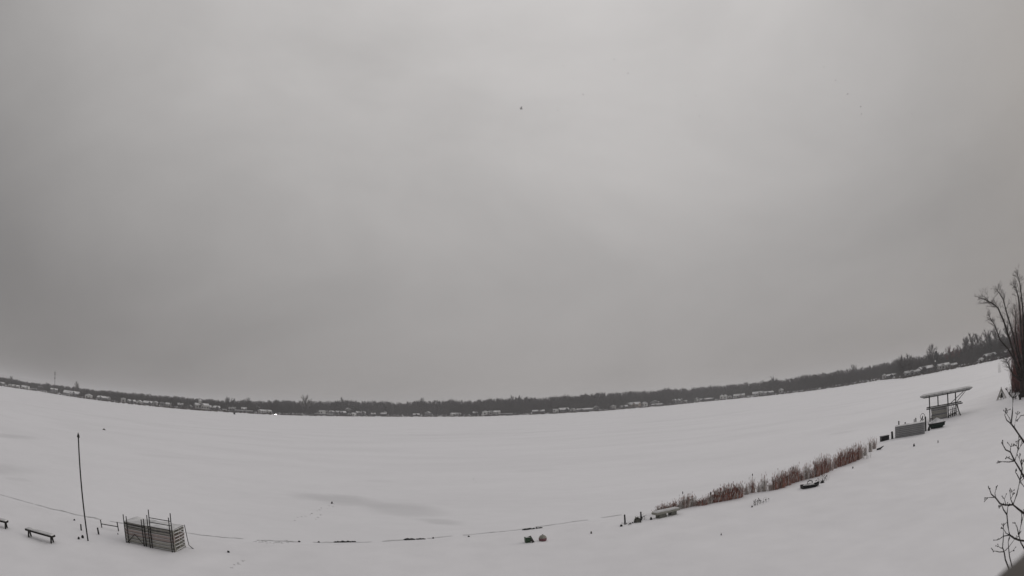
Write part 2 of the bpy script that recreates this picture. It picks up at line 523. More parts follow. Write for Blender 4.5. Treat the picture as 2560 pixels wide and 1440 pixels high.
for k, (path, w) in enumerate([([(-60, 990), (0, 1001), (40, 1007), (90, 1016), (170, 1029), (250, 1041), (345, 1053)], 1.6), ([(345, 1053), (420, 1063), (560, 1074), (700, 1082)], 1.0),
                               ([(860, 1090), (1000, 1090), (1130, 1088), (1260, 1084), (1400, 1077)], 0.9), ([(1020, 1086), (1150, 1084), (1300, 1079)], 0.7),
                               ([(60, 998), (140, 1008), (200, 1014)], 1.0), ([(1560, 1060), (1700, 1048), (1860, 1030)], 0.8)]):
    ribbon('track', [at(*p) for p in path], w, 'packed', 0.004 + 0.004 * k, 0.25, k)

# ------------------------------------------------------------------ far wood
SKY_X = [-500, 0, 30, 60, 100, 150, 200, 250, 300, 350, 400, 450, 500, 560, 600, 650, 700, 740, 790, 830, 870, 930, 970, 1010, 1060, 1100, 1160, 1220, 1280, 1340, 1400, 1460, 1520, 1580, 1640, 1700, 1760, 1800, 1860, 1920, 1960, 2000, 2050, 2100, 2150, 2200, 2250, 2300, 2330, 2360, 2400, 2430, 2460, 2490, 2560, 2700, 2900]
SKY_Y = [845, 941, 945, 953, 957, 961, 968, 974, 977, 982, 986, 990, 994, 999, 999, 999, 999, 998, 1001, 999, 998, 1000, 1002, 1003, 1000, 998, 998, 995, 992, 991, 987, 982, 978, 976, 972, 968, 965, 960, 955, 949, 945, 937, 930, 923, 917, 906, 894, 886, 880, 878, 868, 858, 850, 842, 826, 795, 740]
LIM = [np.array([math.atan2(ray(x, y).x, ray(x, y).y) for x, y in zip(SKY_X, SKY_Y)]), None]
LIM[1] = np.array([ray(x, y).z / math.hypot(ray(x, y).x, ray(x, y).y) for x, y in zip(SKY_X, SKY_Y)])
def sky_tan(az):
    return float(np.interp(az, LIM[0], LIM[1]))

def tree_arrays(seed, twigs=230, spread=0.42, low=0.18, trunk=True, tw=0.016, levels=14, upright=0.55):
    """bare tree of unit height: trunk and limbs (quads) and twig triangles"""
    r = random.Random(seed)
    limb = MB()
    lean = Vector((r.uniform(-.05, .05), r.uniform(-.05, .05), 0))
    limb.tube([(0, 0, -.03), (lean.x * .4, lean.y * .4, .3), (lean.x, lean.y, .62), (lean.x * 1.4, lean.y * 1.4, .92)], [.022, .016, .009, .003], 5, False)
    V, T = [], []
    for k in range(levels):
        f = low + (0.85 - low) * (k + r.random()) / levels
        a = r.uniform(0, 6.283)
        base = Vector((lean.x * f * 1.4, lean.y * f * 1.4, f))
        L = spread * (1.0 - 0.55 * abs(f - .45)) * r.uniform(.65, 1.1)
        d = Vector((math.cos(a), math.sin(a), upright + r.uniform(0, .5))).normalized()
        th_ = math.acos(1 - 1.75 * (k + r.random()) / levels)        # limb ends spread over a rounded crown
        R_ = r.uniform(.75, 1.0)
        tip = Vector((lean.x + math.cos(a) * math.sin(th_) * spread * R_, lean.y + math.sin(a) * math.sin(th_) * spread * R_, .60 + .37 * math.cos(th_) * R_))
        base = Vector((lean.x * tip.z * .6, lean.y * tip.z * .6, max(low, tip.z - r.uniform(.22, .42))))
        d = (tip - base).normalized()
        mid = base.lerp(tip, .5) + Vector((r.uniform(-.02, .02), r.uniform(-.02, .02), -.02))
        limb.tube([base, mid, tip], [.008, .0055, .002], 4, False)
        for _ in range(twigs // levels):
            t = r.uniform(.15, 1.0)
            p = base.lerp(mid, t * 2) if t < .5 else mid.lerp(tip, t * 2 - 1)
            dd = (d + Vector((r.uniform(-1, 1), r.uniform(-1, 1), r.uniform(-.3, 1.0)))).normalized()
            l = r.uniform(.06, .15)
            q = p + dd * l
            q.z = min(q.z, 1.02)
            s = dd.cross(Vector((r.uniform(-1, 1), r.uniform(-1, 1), r.uniform(-1, 1)))).normalized() * tw * r.uniform(.6, 1.4)
            o = len(V)
            V += [p + s, p - s, q]
            T.append((o, o + 1, o + 2))
    LV = np.array(limb.v)
    LT = []
    for f in limb.f:
        LT += [(f[0], f[1], f[2]), (f[0], f[2], f[3])]
    return LV, np.array(LT), np.array([tuple(v) for v in V]), np.array(T)
PROTO = [tree_arrays(100 + i, twigs=540, spread=.36 + .03 * (i % 3), low=.10 + .05 * (i % 2), tw=.0115, levels=18, upright=.35) for i in range(7)]
VV, TT, base_i = [], [], 0
rf = random.Random(21)
arc = math.radians(-68)
for (off0, off1, drop0, drop1, wid) in ((14, 26, .55, .80, 1.0), (24, 45, .35, .62, 1.0), (40, 70, .20, .45, .9), (60, 110, .06, .28, .85), (100, 160, .0, .16, .8), (130, 190, -.04, .14, .9), (150, 210, -.03, .12, .9)):
    a = math.radians(-68)
    while a < math.radians(70):
        off = rf.uniform(off0, off1)
        d = far_d(a) + off
        a += rf.uniform(3.4, 7.0) / d
        z0 = far_z(off)
        ztop = CAM_H + sky_tan(a) * d
        full = ztop - z0
        if full < 3: continue
        lump = .5 * math.sin(a * 97) + .3 * math.sin(a * 211 + 1) + .35 * math.sin(a * 389 + 2)
        h = full * (1 - rf.uniform(drop0, drop1)) * (1 + (.085 * lump if off > 60 else .03 * lump))
        if off < 45 and rf.random() < .35: continue
        LV, LT, TV, TTt = PROTO[rf.randrange(len(PROTO))]
        rz = rf.uniform(0, 6.283)
        c, s = math.cos(rz), math.sin(rz)
        for A, B in ((LV, LT), (TV, TTt)):
            W = np.stack([(A[:, 0] * c - A[:, 1] * s) * max(h, 13) * wid, (A[:, 0] * s + A[:, 1] * c) * max(h, 13) * wid, A[:, 2] * h], 1) + np.array([math.sin(a) * d, math.cos(a) * d, z0])
            VV.append(W)
            TT.append(B + base_i)
            base_i += len(A)
# thinner garden trees standing between and before the houses
a = math.radians(-68)
while a < math.radians(70):
    off = rf.uniform(3, 12)
    d = far_d(a) + off
    a += rf.uniform(3, 15) / d
    h = rf.uniform(4, 14)
    A0 = PROTO[rf.randrange(len(PROTO))]
    for A, B in ((A0[0], A0[1]), (A0[2][:1080], A0[3][:360])):
        VV.append(A * h + np.array([math.sin(a) * d, math.cos(a) * d, far_z(off)]))
        TT.append(B + base_i)
        base_i += len(A)
tag(link('wood', np_mesh('wood', np.concatenate(VV), np.concatenate(TT), 'far_twig')), 'dark band of bare winter woods lining the far shore', 'woods', kind='stuff')
# undergrowth and saplings filling the foot of the wood
VV, TT, o = [], [], 0
for i in range(34000):
    a = math.radians(rf.uniform(-68, 70))
    off = rf.uniform(16, 150)
    d = far_d(a) + off
    h = max(2.5, (CAM_H + sky_tan(a) * d - far_z(off)) * rf.uniform(.2, .80) * min(1, .35 + off / 90))
    w = rf.uniform(.25, .6)
    l = rf.uniform(-2.5, 2.5)
    p = np.array([math.sin(a) * d, math.cos(a) * d, far_z(off) - .2])
    tx = np.array([math.cos(a), -math.sin(a), 0])
    VV.append(np.stack([p - tx * w, p + tx * w, p + tx * l + np.array([0, rf.uniform(-1, 1), h])]))
    TT.append(np.array([[o, o + 1, o + 2]]))
    o += 3
tag(link('undergrowth', np_mesh('undergrowth', np.concatenate(VV), np.concatenate(TT), 'far_twig')), 'dark undergrowth at the foot of the far woods', 'undergrowth', kind='stuff')

# trees that stand out one by one on the far shore
def bare_tree(px, ytop, off, label, wide=1.0, m='far_twig', seed=1, twigs=300, low=.15, base_px=None, spread=.36, name='bare_tree', group='single trees on the far shore'):
    az = math.atan2(ray(px, ytop).x, ray(px, ytop).y)
    if base_px:
        b = at(px, base_px, 0.3)
        az = math.atan2(b.x, b.y)
        d = math.hypot(b.x, b.y)
        z0 = .3
    else:
        d = far_d(az) + off
        z0 = far_z(off)
    top = at_dist(px, ytop, d)
    h = top.z - z0
    t = thing(name, label, 'tree', (math.sin(az) * d, math.cos(az) * d, z0), seed * 1.3, group)
    LV, LT, TV, TTt = tree_arrays(seed, twigs=900, spread=spread * wide, low=low, tw=.0085, levels=24, upright=.45)
    link('trunk', np_mesh('trunk', LV * h, LT, 'bark'), t)
    link('crown', np_mesh('crown', TV * h, TTt, m), t)
    return t
for i, (px, yt, off, lab, wide, m) in enumerate([
        (28, 938, 60, 'bare tree topping the woods nearest the left edge', .8, 'far_twig'),
        (118, 955, 40, 'bare tree just left of the radio mast', .9, 'far_twig'),
        (193, 951, 120, 'pale thin tree rising above the woods right of the mast', .6, 'pale_twig'),
        (150, 971, 22, 'small frosted pale tree beside the big gabled house', .8, 'pale_twig'),
        (568, 989, 70, 'narrow dark tree poking above the left woods', .7, 'far_twig'),
        (584, 993, 70, 'rounded dark tree right of the narrow poking tree', .9, 'far_twig'),
        (620, 992, 60, 'broad dark tree above the long low boathouses', .9, 'far_twig'),
        (764, 985, 45, 'tallest pale rounded tree on the left half of the far shore', 1.1, 'pale_twig'),
        (856, 992, 80, 'dark tree on the skyline above the pale block building', .9, 'far_twig'),
        (1055, 993, 120, 'small tree on the skyline left of centre', .8, 'far_twig'),
        (1280, 986, 130, 'left one of two paired crowns on the skyline at centre', .8, 'far_twig'),
        (1298, 987, 130, 'right one of two paired crowns on the skyline at centre', .8, 'far_twig'),
        (1932, 939, 120, 'flat crowned tree above the plain stretch of right woods', 1.0, 'far_twig'),
        (2131, 908, 120, 'small tree breaking the skyline far right of centre', .8, 'far_twig'),
        (2328, 856, 130, 'tall narrow pale tree behind the right shore houses', .8, 'pale_twig'),
        (2372, 862, 50, 'reddish bare tree between right shore houses', 1.0, 'red_twig'),
        (2390, 866, 60, 'second reddish bare tree right of the first', .9, 'red_twig'),
        (2408, 838, 70, 'leaning bare tree at the left end of the tall right grove', 1.1, 'mid_twig'),
        (2425, 828, 70, 'tall bare tree second from left in the right grove', 1.15, 'mid_twig'),
        (2444, 826, 75, 'tall bare tree third from left in the right grove', 1.15, 'mid_twig'),
        (2464, 822, 80, 'tall bare tree fourth from left in the right grove', 1.15, 'mid_twig'),
        (2486, 816, 85, 'tall bare tree closest to the big near tree', 1.2, 'mid_twig'),
        (2515, 806, 85, 'tall bare tree behind the branches of the big near tree', 1.2, 'mid_twig'),
        (2549, 800, 90, 'bare far tree at the right picture edge', .9, 'far_twig')]):
    bare_tree(px, yt, off, lab, wide, m, seed=300 + i)
bare_tree(2258, 886, 0, 'tree with thick dark trunk standing at the ice edge left of the right houses', .7, 'far_twig', 341, base_px=946, low=.3)
bare_tree(2275, 880, 0, 'second shoreline tree just right of the thick trunked one', .7, 'far_twig', 342, base_px=942, low=.3)
# evergreens
def evergreen(px, ytop, off, label, seed, slim=.26):
    az = math.atan2(ray(px, ytop).x, ray(px, ytop).y)
    d = far_d(az) + off
    z0 = far_z(off)
    h = at_dist(px, ytop, d).z - z0
    t = thing('evergreen_tree', label, 'tree', (math.sin(az) * d, math.cos(az) * d, z0), 0, 'evergreens on the far shore')
    MB().tube([(0, 0, -.2), (0, 0, h * .9)], [h * .02, h * .004], 6).build('trunk', 'bark', t)
    r = random.Random(seed)
    V, T = [], []
    for i in range(900):
        f = r.uniform(.1, 1) ** .9
        R = h * slim * (1 - f) ** .7 * (0.55 + .45 * f) * r.uniform(.35, 1.1)
        a = r.uniform(0, 6.283)
        p = Vector((math.cos(a) * R, math.sin(a) * R, f * h))
        q = p + Vector((math.cos(a), math.sin(a), -.5)) * h * r.uniform(.03, .07)
        s = Vector((-math.sin(a), math.cos(a), r.uniform(-.3, .3))) * h * .025
        o = len(V)
        V += [p * 1 + s, p - s, q]
        T.append((o, o + 1, o + 2))
    link('crown', np_mesh('crown', np.array([tuple(v) for v in V]), np.array(T), 'evergreen'), t)
evergreen(2340, 877, 16, 'dark oval evergreen behind the lamp post on the right shore', 5, .34)
evergreen(2473, 840, 45, 'dark pointed evergreen in the tall right grove', 6, .2)
evergreen(122, 962, 30, 'dark evergreen below the radio mast', 7, .3)
evergreen(185, 964, 70, 'dark evergreen behind the big gabled house', 8, .3)
evergreen(1925, 950, 60, 'dark evergreen in the right woods below the flat crowned tree', 9, .3)

# ------------------------------------------------------------------ far houses
def px_scale(px, d):
    """metres per photo pixel sideways at distance d"""
    a, b = ray(px - 5, 1000), ray(px + 5, 1000)
    return d * abs(math.atan2(a.x, a.y) - math.atan2(b.x, b.y)) / 10
_hr = random.Random(8)
def house(x0, x1, off, wall_h, roof_h, kind, wall, label, windows=2, chimney=False, door=True, yaw=0.0, depth=None, name='house', cat='house', garage=False, base=None, group='houses on the far shore'):
    roof_h *= .72
    if yaw == 0.0: yaw = _hr.uniform(-.42, .42)
    px = (x0 + x1) / 2
    guess = np.interp(px, [p[0] for p in FAR_PX], [p[1] for p in FAR_PX])
    r0 = ray(px, guess)
    az = math.atan2(r0.x, r0.y)
    d = far_d(az) + off
    z0 = far_z(off) - .15
    W = (x1 - x0) * px_scale(px, d)
    D = depth or max(4.0, min(11.0, W * .8))
    t = thing(name, label, cat, (math.sin(az) * d, math.cos(az) * d, z0), -az + yaw, group)
    # local: x right, -y towards the camera
    if kind == 'front':      # gable end faces the lake
        MB().add([(-W / 2, -D / 2, 0), (W / 2, -D / 2, 0), (W / 2, D / 2, 0), (-W / 2, D / 2, 0), (-W / 2, -D / 2, wall_h), (W / 2, -D / 2, wall_h), (W / 2, D / 2, wall_h), (-W / 2, D / 2, wall_h), (0, -D / 2, wall_h + roof_h), (0, D / 2, wall_h + roof_h)],
                 [(0, 1, 5, 8, 4), (1, 2, 6, 5), (2, 3, 7, 9, 6), (3, 0, 4, 7)]).build('wall', 'wall_' + wall, t)
        e, th = .5, .38
        k = roof_h / (W / 2)
        rb = MB()
        for sg in (-1, 1):
            xe = sg * (W / 2 + e)
            ze = wall_h - e * k + .06
            zr = wall_h + roof_h + .06
            q = [(xe, -D / 2 - e, ze), (0, -D / 2 - e, zr), (0, D / 2 + e, zr), (xe, D / 2 + e, ze)]
            q2 = [(x, y, z + th) for x, y, z in q]
            fs = [(0, 1, 2, 3), (4, 7, 6, 5), (0, 4, 5, 1), (1, 5, 6, 2), (2, 6, 7, 3), (3, 7, 4, 0)]
            rb.add(q + q2, fs if sg < 0 else [f[::-1] for f in fs])
        rf_ = rb.build('roof', 'roof_snow', t)
    elif kind == 'flat':
        MB().box((0, 0, wall_h / 2), (W, D, wall_h)).build('wall', 'wall_' + wall, t)
        rf_ = MB().box((0, 0, wall_h + .25), (W + .8, D + .8, .5), taper=.97).build('roof', 'roof_snow', t)
    else:                    # ridge parallel to the shore
        MB().add([(-W / 2, -D / 2, 0), (W / 2, -D / 2, 0), (W / 2, D / 2, 0), (-W / 2, D / 2, 0), (-W / 2, -D / 2, wall_h), (W / 2, -D / 2, wall_h), (W / 2, D / 2, wall_h), (-W / 2, D / 2, wall_h), (-W / 2, 0, wall_h + roof_h), (W / 2, 0, wall_h + roof_h)],
                 [(0, 1, 5, 4), (1, 2, 6, 9, 5), (2, 3, 7, 6), (3, 0, 4, 8, 7)]).build('wall', 'wall_' + wall, t)
        e, th = .5, .38
        k = roof_h / (D / 2)
        rb = MB()
        for sg in (-1, 1):
            ye = sg * (D / 2 + e)
            ze = wall_h - e * k + .06
            zr = wall_h + roof_h + .06
            q = [(-W / 2 - e, ye, ze), (W / 2 + e, ye, ze), (W / 2 + e, 0, zr), (-W / 2 - e, 0, zr)]
            q2 = [(x, y, z + th) for x, y, z in q]
            fs = [(0, 3, 2, 1), (4, 5, 6, 7), (0, 1, 5, 4), (1, 2, 6, 5), (2, 3, 7, 6), (3, 0, 4, 7)]
            rb.add(q + q2, fs if sg < 0 else [f[::-1] for f in fs])
        rf_ = rb.build('roof', 'roof_snow', t)
    if kind == 'side' and W > 8.5:      # cross gable towards the lake
        gx, gw, gh = W * _hr.uniform(-.28, .28), min(5.0, W * .36), roof_h * 1.05
        y0, zt_ = -D / 2 - .9, wall_h
        gb = MB().add([(gx - gw / 2, y0, 0), (gx + gw / 2, y0, 0), (gx + gw / 2, y0, zt_), (gx, y0, zt_ + gh), (gx - gw / 2, y0, zt_), (gx - gw / 2, 0, 0), (gx + gw / 2, 0, 0), (gx + gw / 2, 0, zt_), (gx, 0, zt_ + gh), (gx - gw / 2, 0, zt_)],
                 [(0, 1, 2, 3, 4), (1, 6, 7, 2), (5, 0, 4, 9)]).build('front_gable', 'wall_' + wall, t)
        rg = MB()
        for sg in (-1, 1):
            q = [(gx + sg * (gw / 2 + .35), y0 - .35, zt_ - .30), (gx, y0 - .35, zt_ + gh + .08), (gx, .3, zt_ + gh + .08), (gx + sg * (gw / 2 + .35), .3, zt_ - .30)]
            q2 = [(x, y, z + .34) for x, y, z in q]
            fs = [(0, 1, 2, 3), (4, 7, 6, 5), (0, 4, 5, 1), (1, 5, 6, 2), (2, 6, 7, 3), (3, 7, 4, 0)]
            rg.add(q + q2, fs if sg < 0 else [f[::-1] for f in fs])
        rg.build('gable_roof', 'roof_snow', gb)
        MB().box((gx, y0 - .04, zt_ * .55), (gw * .4, .08, min(1.7, zt_ * .5))).build('window', 'glass', gb)
    if chimney:
        MB().box((W * .22, .6, wall_h + roof_h * .75 + .7), (1.0, 1.0, 2.4)).build('chimney', 'brick', rf_)
    n = windows
    for i in range(n):
        x = -W / 2 + W * (i + .5) / n
        ww = min(2.2, W / n * .5)
        if door and i == n // 2 and n > 1:
            MB().box((x, -D / 2 - .03, 1.08), (min(1.2, ww), .1, 2.1)).build('door', 'wall_dark', t)
            continue
        w_ = MB().box((x, -D / 2 - .04, wall_h * .55), (ww, .08, min(1.7, wall_h * .45))).build('window', 'glass', t)
        hh = min(1.7, wall_h * .45)
        fb = MB()
        for sx in (-1, 1):
            fb.box((x + sx * (ww / 2 + .06), -D / 2 - .05, wall_h * .55), (.12, .12, hh + .24))
        for sz in (-1, 1):
            fb.box((x, -D / 2 - .05, wall_h * .55 + sz * (hh / 2 + .06)), (ww - .01, .12, .12))
        fb.build('frame', 'trim', w_)
    return t
H = house
H(-22, 12, 14, 2.4, 2.2, 'side', 'grey', 'low snow-roofed house cut by the left edge', 3)
H(22, 31, 6, 2.6, 1.2, 'front', 'white', 'tiny white boathouse with dark door near the left edge', 2, name='boathouse', cat='boathouse')
H(32, 48, 10, 2.0, 1.6, 'side', 'pale', 'low pale garage second building right of the tiny white boathouse', 2)
H(55, 73, 8, 2.2, 3.0, 'side', 'white', 'white cottage with steep snowy roof left of the mast', 2)
H(80, 91, 5, 2.0, 1.0, 'flat', 'dark', 'small dark shed at the waterline left of the mast', 2, name='shed', cat='shed')
H(95, 106, 75, 3.0, 2.2, 'side', 'grey', 'upslope snowy roof half hidden in the woods left of the mast', 1, door=False)
H(127, 144, 12, 5.0, 2.0, 'side', 'grey', 'tall grey house right below the radio mast', 3, chimney=True)
H(160, 199, 11, 3.2, 4.2, 'side', 'grey', 'largest gabled house with broad white roof right of the mast', 4, chimney=True)
H(172, 184, 5.0, 3.0, 2.4, 'front', 'pale', 'pale front gable before the largest left house', 1, door=False, depth=4)
H(214, 230, 9, 3.4, 2.6, 'front', 'white', 'white gable-fronted house right of the largest left house', 2)
H(245, 274, 9, 2.8, 2.6, 'side', 'grey', 'long low house with bright roof and dark windows', 5)
H(303, 314, 7, 4.5, 1.4, 'front', 'pale', 'upright pale boathouse between two snowy roofs', 1, name='boathouse', cat='boathouse')
H(320, 338, 14, 2.4, 2.4, 'side', 'grey', 'thin roofed house right of the upright pale boathouse', 2)
H(342, 356, 9, 2.8, 2.4, 'front', 'white', 'small white house with one dark window', 1, door=False)
H(360, 381, 12, 2.4, 2.8, 'side', 'grey', 'snowy double roof house right of the one-window house', 3, chimney=True)
H(384, 394, 9, 4.0, 1.6, 'front', 'pale', 'narrow pale cottage left of a darker tree gap', 1, door=False)
H(400, 411, 9, 3.8, 1.8, 'front', 'grey', 'narrow grey cottage between two pale cottages', 1, door=False)
H(415, 428, 10, 3.4, 2.0, 'side', 'pale', 'pale cottage right of the narrow grey one', 2)
H(445, 457, 22, 3.4, 2.4, 'side', 'dark', 'dark cottage with a bright pitched roof', 1, door=False)
H(470, 480, 10, 3.0, 1.8, 'front', 'grey', 'grey shed left of the house with the roof tower', 1, name='shed', cat='shed')
tower_h = H(488, 521, 10, 5.2, 3.0, 'side', 'pale', 'large house with a peaked tower above its roof', 5, chimney=False)
MB().box((-2.4, -1.2, 8.2), (3.4, 3.4, 5.2)).build('tower', 'wall_pale', tower_h)
MB().box((-2.4, -1.2, 11.8), (4.2, 4.2, 2.0), taper=.08).build('tower_roof', 'roof_snow', tower_h)
H(524, 549, 12, 3.4, 2.8, 'side', 'grey', 'grey house right of the house with the roof tower', 4)
H(556, 566, 6, 2.2, 1.2, 'flat', 'pale', 'small pale flat shed at the waterline before the left woods', 1, name='shed', cat='shed')
H(574, 589, 15, 3.4, 2.4, 'side', 'grey', 'grey cottage behind the dark ice shelter', 2)
H(591, 610, 7, 2.2, 1.0, 'flat', 'grey', 'left one of the long low boathouses', 3, name='boathouse', cat='boathouse')
H(613, 630, 7, 2.2, 1.0, 'flat', 'grey', 'right one of the long low boathouses', 3, name='boathouse', cat='boathouse')
H(604, 617, 32, 3.2, 2.4, 'side', 'pale', 'pale roof rising behind the two long boathouses', 1, door=False)
H(639, 649, 75, 4.4, 2.6, 'front', 'pale', 'pale house high in the trees above the shore', 1, door=False)
H(648, 677, 8, 3.0, 1.8, 'side', 'pale', 'long white-roofed building left of the headlights', 4)
H(793, 817, 12, 6.2, .6, 'flat', 'white', 'tall pale block building with flat roof', 4)
H(786, 833, 5.5, 1.9, .8, 'flat', 'grey', 'long low boathouse in front of the pale block', 6, name='boathouse', cat='boathouse', depth=4)
H(818, 848, 17, 4.4, 2.0, 'side', 'grey', 'grey house right behind the pale block', 4)
H(849, 864, 12, 4.0, 2.6, 'side', 'dark', 'dark house with thin bright roof line', 2)
H(864, 877, 30, 8.0, 3.0, 'front', 'pale', 'tall narrow pale house standing above its neighbours', 2, door=False)
H(872, 889, 6, 2.8, 1.6, 'side', 'white', 'white boathouse at the water below the tall narrow house', 3, name='boathouse', cat='boathouse')
H(890, 913, 12, 3.8, 3.2, 'side', 'grey', 'grey house with arched looking snowy roof', 4, chimney=True)
H(900, 907, 60, 5.0, 3.0, 'front', 'pale', 'small pale gable up in the woods left of centre', 1, door=False)
H(928, 939, 8, 2.6, 2.2, 'side', 'dark', 'dark cottage with bright roof left of the centre woods', 2)
H(953, 967, 8, 3.0, 2.4, 'side', 'dark', 'low dark cottage with very bright roof below a small gable', 2)
H(959, 966, 35, 4.0, 2.6, 'front', 'grey', 'small grey gable above the bright-roofed cottage', 1, door=False)
H(1033, 1049, 7, 2.0, 2.0, 'side', 'dark', 'lone low cottage in the centre woods', 2)
H(1064, 1077, 12, 4.2, 2.6, 'front', 'grey', 'grey gable just right of the lone low cottage', 2)
H(1128, 1150, 8, 2.6, 2.0, 'side', 'pale', 'pale low house in the middle of the far shore', 3)
H(1183, 1193, 20, 3.4, 2.2, 'side', 'dark', 'small dark house with snowy roof at centre', 1, door=False)
H(1207, 1220, 15, 4.4, 2.0, 'front', 'white', 'bright white gable left of a dark trunk at centre', 1, door=False)
H(1223, 1250, 16, 3.8, 2.4, 'side', 'pale', 'pale long house at centre right of the bright gable', 4)
H(1244, 1281, 5.5, 1.7, .8, 'flat', 'grey', 'low snow-topped boathouse row at centre waterline', 5, name='boathouse', cat='boathouse', depth=4)
H(1332, 1345, 11, 3.2, 2.0, 'side', 'dark', 'dark cottage in the gap right of centre', 2)
H(1349, 1361, 13, 3.0, 2.2, 'side', 'dark', 'small bright-roofed cottage right of the dark gap cottage', 2)
H(1383, 1397, 11, 4.8, 1.6, 'flat', 'white', 'white cube-like house with tall wall right of centre', 2)
H(1398, 1421, 13, 3.6, 3.0, 'side', 'dark', 'dark house with long bright roof beside the white cube', 4)
H(1426, 1438, 9, 3.2, 2.4, 'front', 'pale', 'pale gable left of the long thin roof', 1)
H(1443, 1482, 9, 2.4, 2.0, 'side', 'grey', 'very long low roofed house right of centre', 6)
H(1484, 1497, 14, 4.0, 2.6, 'front', 'grey', 'grey gable at the end of the very long house', 2)
H(1496, 1505, 85, 5.5, 3.0, 'front', 'pale', 'isolated pale gable high in the right woods', 1, door=False)
H(1526, 1540, 12, 3.8, 2.4, 'front', 'pale', 'pale gable between dark trees right of centre', 2)
H(1551, 1569, 10, 2.6, 2.4, 'side', 'grey', 'low cottage left of the brown gabled house', 2)
H(1569, 1601, 18, 4.4, 4.0, 'side', 'tan', 'large tan gabled house on the right half of far shore', 5, chimney=True)
H(1606, 1618, 20, 4.2, 3.4, 'front', 'white', 'small house with a bright slanting roof face', 1, door=False, yaw=.5)
H(1627, 1648, 22, 4.8, 3.6, 'front', 'grey', 'broad grey gable right of the slanting roof house', 3)
H(1630, 1656, 7, 2.0, 1.2, 'side', 'grey', 'low boathouse in front of the broad grey gable', 4, name='boathouse', cat='boathouse')
H(1675, 1705, 22, 4.6, 3.2, 'side', 'grey', 'large dim grey house in the right half', 5)
H(1704, 1718, 12, 2.6, 2.0, 'side', 'pale', 'small cottage at the right end of the dim grey house', 2)
H(1736, 1750, 11, 5.0, 2.4, 'front', 'white', 'white upright house at the head of a bright long roof', 2)
H(1750, 1784, 11, 2.6, 2.2, 'side', 'dark', 'low house with the brightest long roof on the right', 5)
H(1801, 1809, 12, 4.8, 3.0, 'front', 'white', 'left one of the twin white gables', 1, door=False)
H(1809.5, 1818, 12, 4.6, 3.0, 'front', 'white', 'right one of the twin white gables', 1, door=False)
H(1820, 1830, 10, 3.2, 2.0, 'front', 'pale', 'little pale cottage right of the twin gables', 1)
H(1835, 1862, 10, 3.4, 2.8, 'side', 'pale', 'pale house with rounded snowy roof right of the twin gables', 4)
H(1882, 1909, 10, 3.6, 3.2, 'side', 'pale', 'white house with sloping roof before the plain woods', 4, chimney=True)
H(1909, 1932, 11, 3.0, 2.2, 'side', 'grey', 'grey house attached at the right of the sloping roof house', 3)
H(1948, 1958, 15, 4.2, 2.2, 'front', 'pale', 'last small pale cottage before the plain right woods', 1)
H(2207, 2216, 10, 3.6, 2.2, 'front', 'pale', 'small pale cottage left of the headland', 1)
H(2218, 2241, 12, 2.6, 1.8, 'side', 'dark', 'low dark house behind the headland cottage', 3)
H(2263, 2299, 10, 2.9, 2.2, 'side', 'grey', 'snow-roofed grey house at the left of the right shore group', 5)
H(2298, 2333, 14, 3.6, 2.9, 'side', 'dark', 'larger dark house with tall windows and white roof on the right shore', 6, chimney=True)
H(2345, 2374, 14, 3.4, 2.3, 'side', 'pale', 'pale house right of the lamp post on the right shore', 4)
H(2378, 2392, 10, 2.4, 1.6, 'side', 'brown', 'brown cottage partly hidden by reddish trees', 2)
H(2448, 2458, 4, 2.6, 1.3, 'front', 'white', 'small white hut at the ice edge near the big tree', 1, name='hut', cat='hut')
H(2461, 2489, 26, 3.2, 2.4, 'side', 'dark', 'dark house with white roof under the tall right grove', 4)
H(2508, 2540, 20, 3.2, 2.4, 'side', 'dark', 'house seen through the stems of the big near tree', 4)

# radio mast far behind the left shore
b = at_dist(137, 960, 1150)
t = thing('radio_mast', 'thin striped radio mast rising above the left woods', 'mast', (b.x, b.y, 8.0))
top = at_dist(137, 930, 1150).z - 8
for k in range(3):
    a = k * 2.094
    MB().tube([(math.cos(a) * 1.0, math.sin(a) * 1.0, 0), (math.cos(a) * .4, math.sin(a) * .4, top)], [.22, .16], 5).build('leg', 'mast', t)
br = MB()
for i in range(26):
    z0, z1 = top * i / 26, top * (i + 1) / 26
    for k in range(3):
        a, c = k * 2.094, (k + 1) * 2.094
        r0, r1 = 1.0 - .6 * i / 26, 1.0 - .6 * (i + 1) / 26
        br.tube([(math.cos(a) * r0, math.sin(a) * r0, z0), (math.cos(c) * r1, math.sin(c) * r1, z1)], .09, 4)
br.build('bracing', 'mast', t)
for z in (.98, .86, .62):
    MB().box((0, 0, top * z), (2.2, 2.2, 2.6)).build('antenna', 'mast', t)

# pickup with its lights on, an ice shelter and a shore lamp
p = at(689, 1038.3)
t = thing('pickup_truck', 'pickup truck facing the lake with two bright headlights', 'truck', (p.x, p.y, 0), math.atan2(-p.x, p.y) * 1.0)
MB().box((0, 2.2, .85), (1.9, 5.2, .7)).box((0, 0.2, 1.0), (1.85, 1.3, .4), taper=.95).build('body', 'wall_dark', t)
MB().box((0, 2.0, 1.62), (1.75, 1.9, .85), taper=.82).build('cabin', 'glass', t)
for sx in (-1, 1):
    for y in (.8, 3.8):
        MB().tube([(sx * .78, y, .4), (sx * .98, y, .4)], .4, 12).build('wheel', 'black', t)
    MB().tube([(sx * .68, -.44, .98), (sx * .68, -.52, .98)], .30, 10).build('headlight', 'headlight', t)
MB().box((0, -.45, .62), (1.9, .2, .25)).build('bumper', 'grey_metal', t)
p = at(586, 1036)
t = thing('ice_shelter', 'small black shelter standing out on the ice below the left woods', 'ice shelter', (p.x, p.y, 0), .3)
MB().box((0, 0, .8), (1.8, 1.8, 1.6), taper=.85).build('wall', 'black', t)
MB().box((0, 0, 1.78), (1.53, 1.53, .36), taper=.15).build('roof', 'black', t)
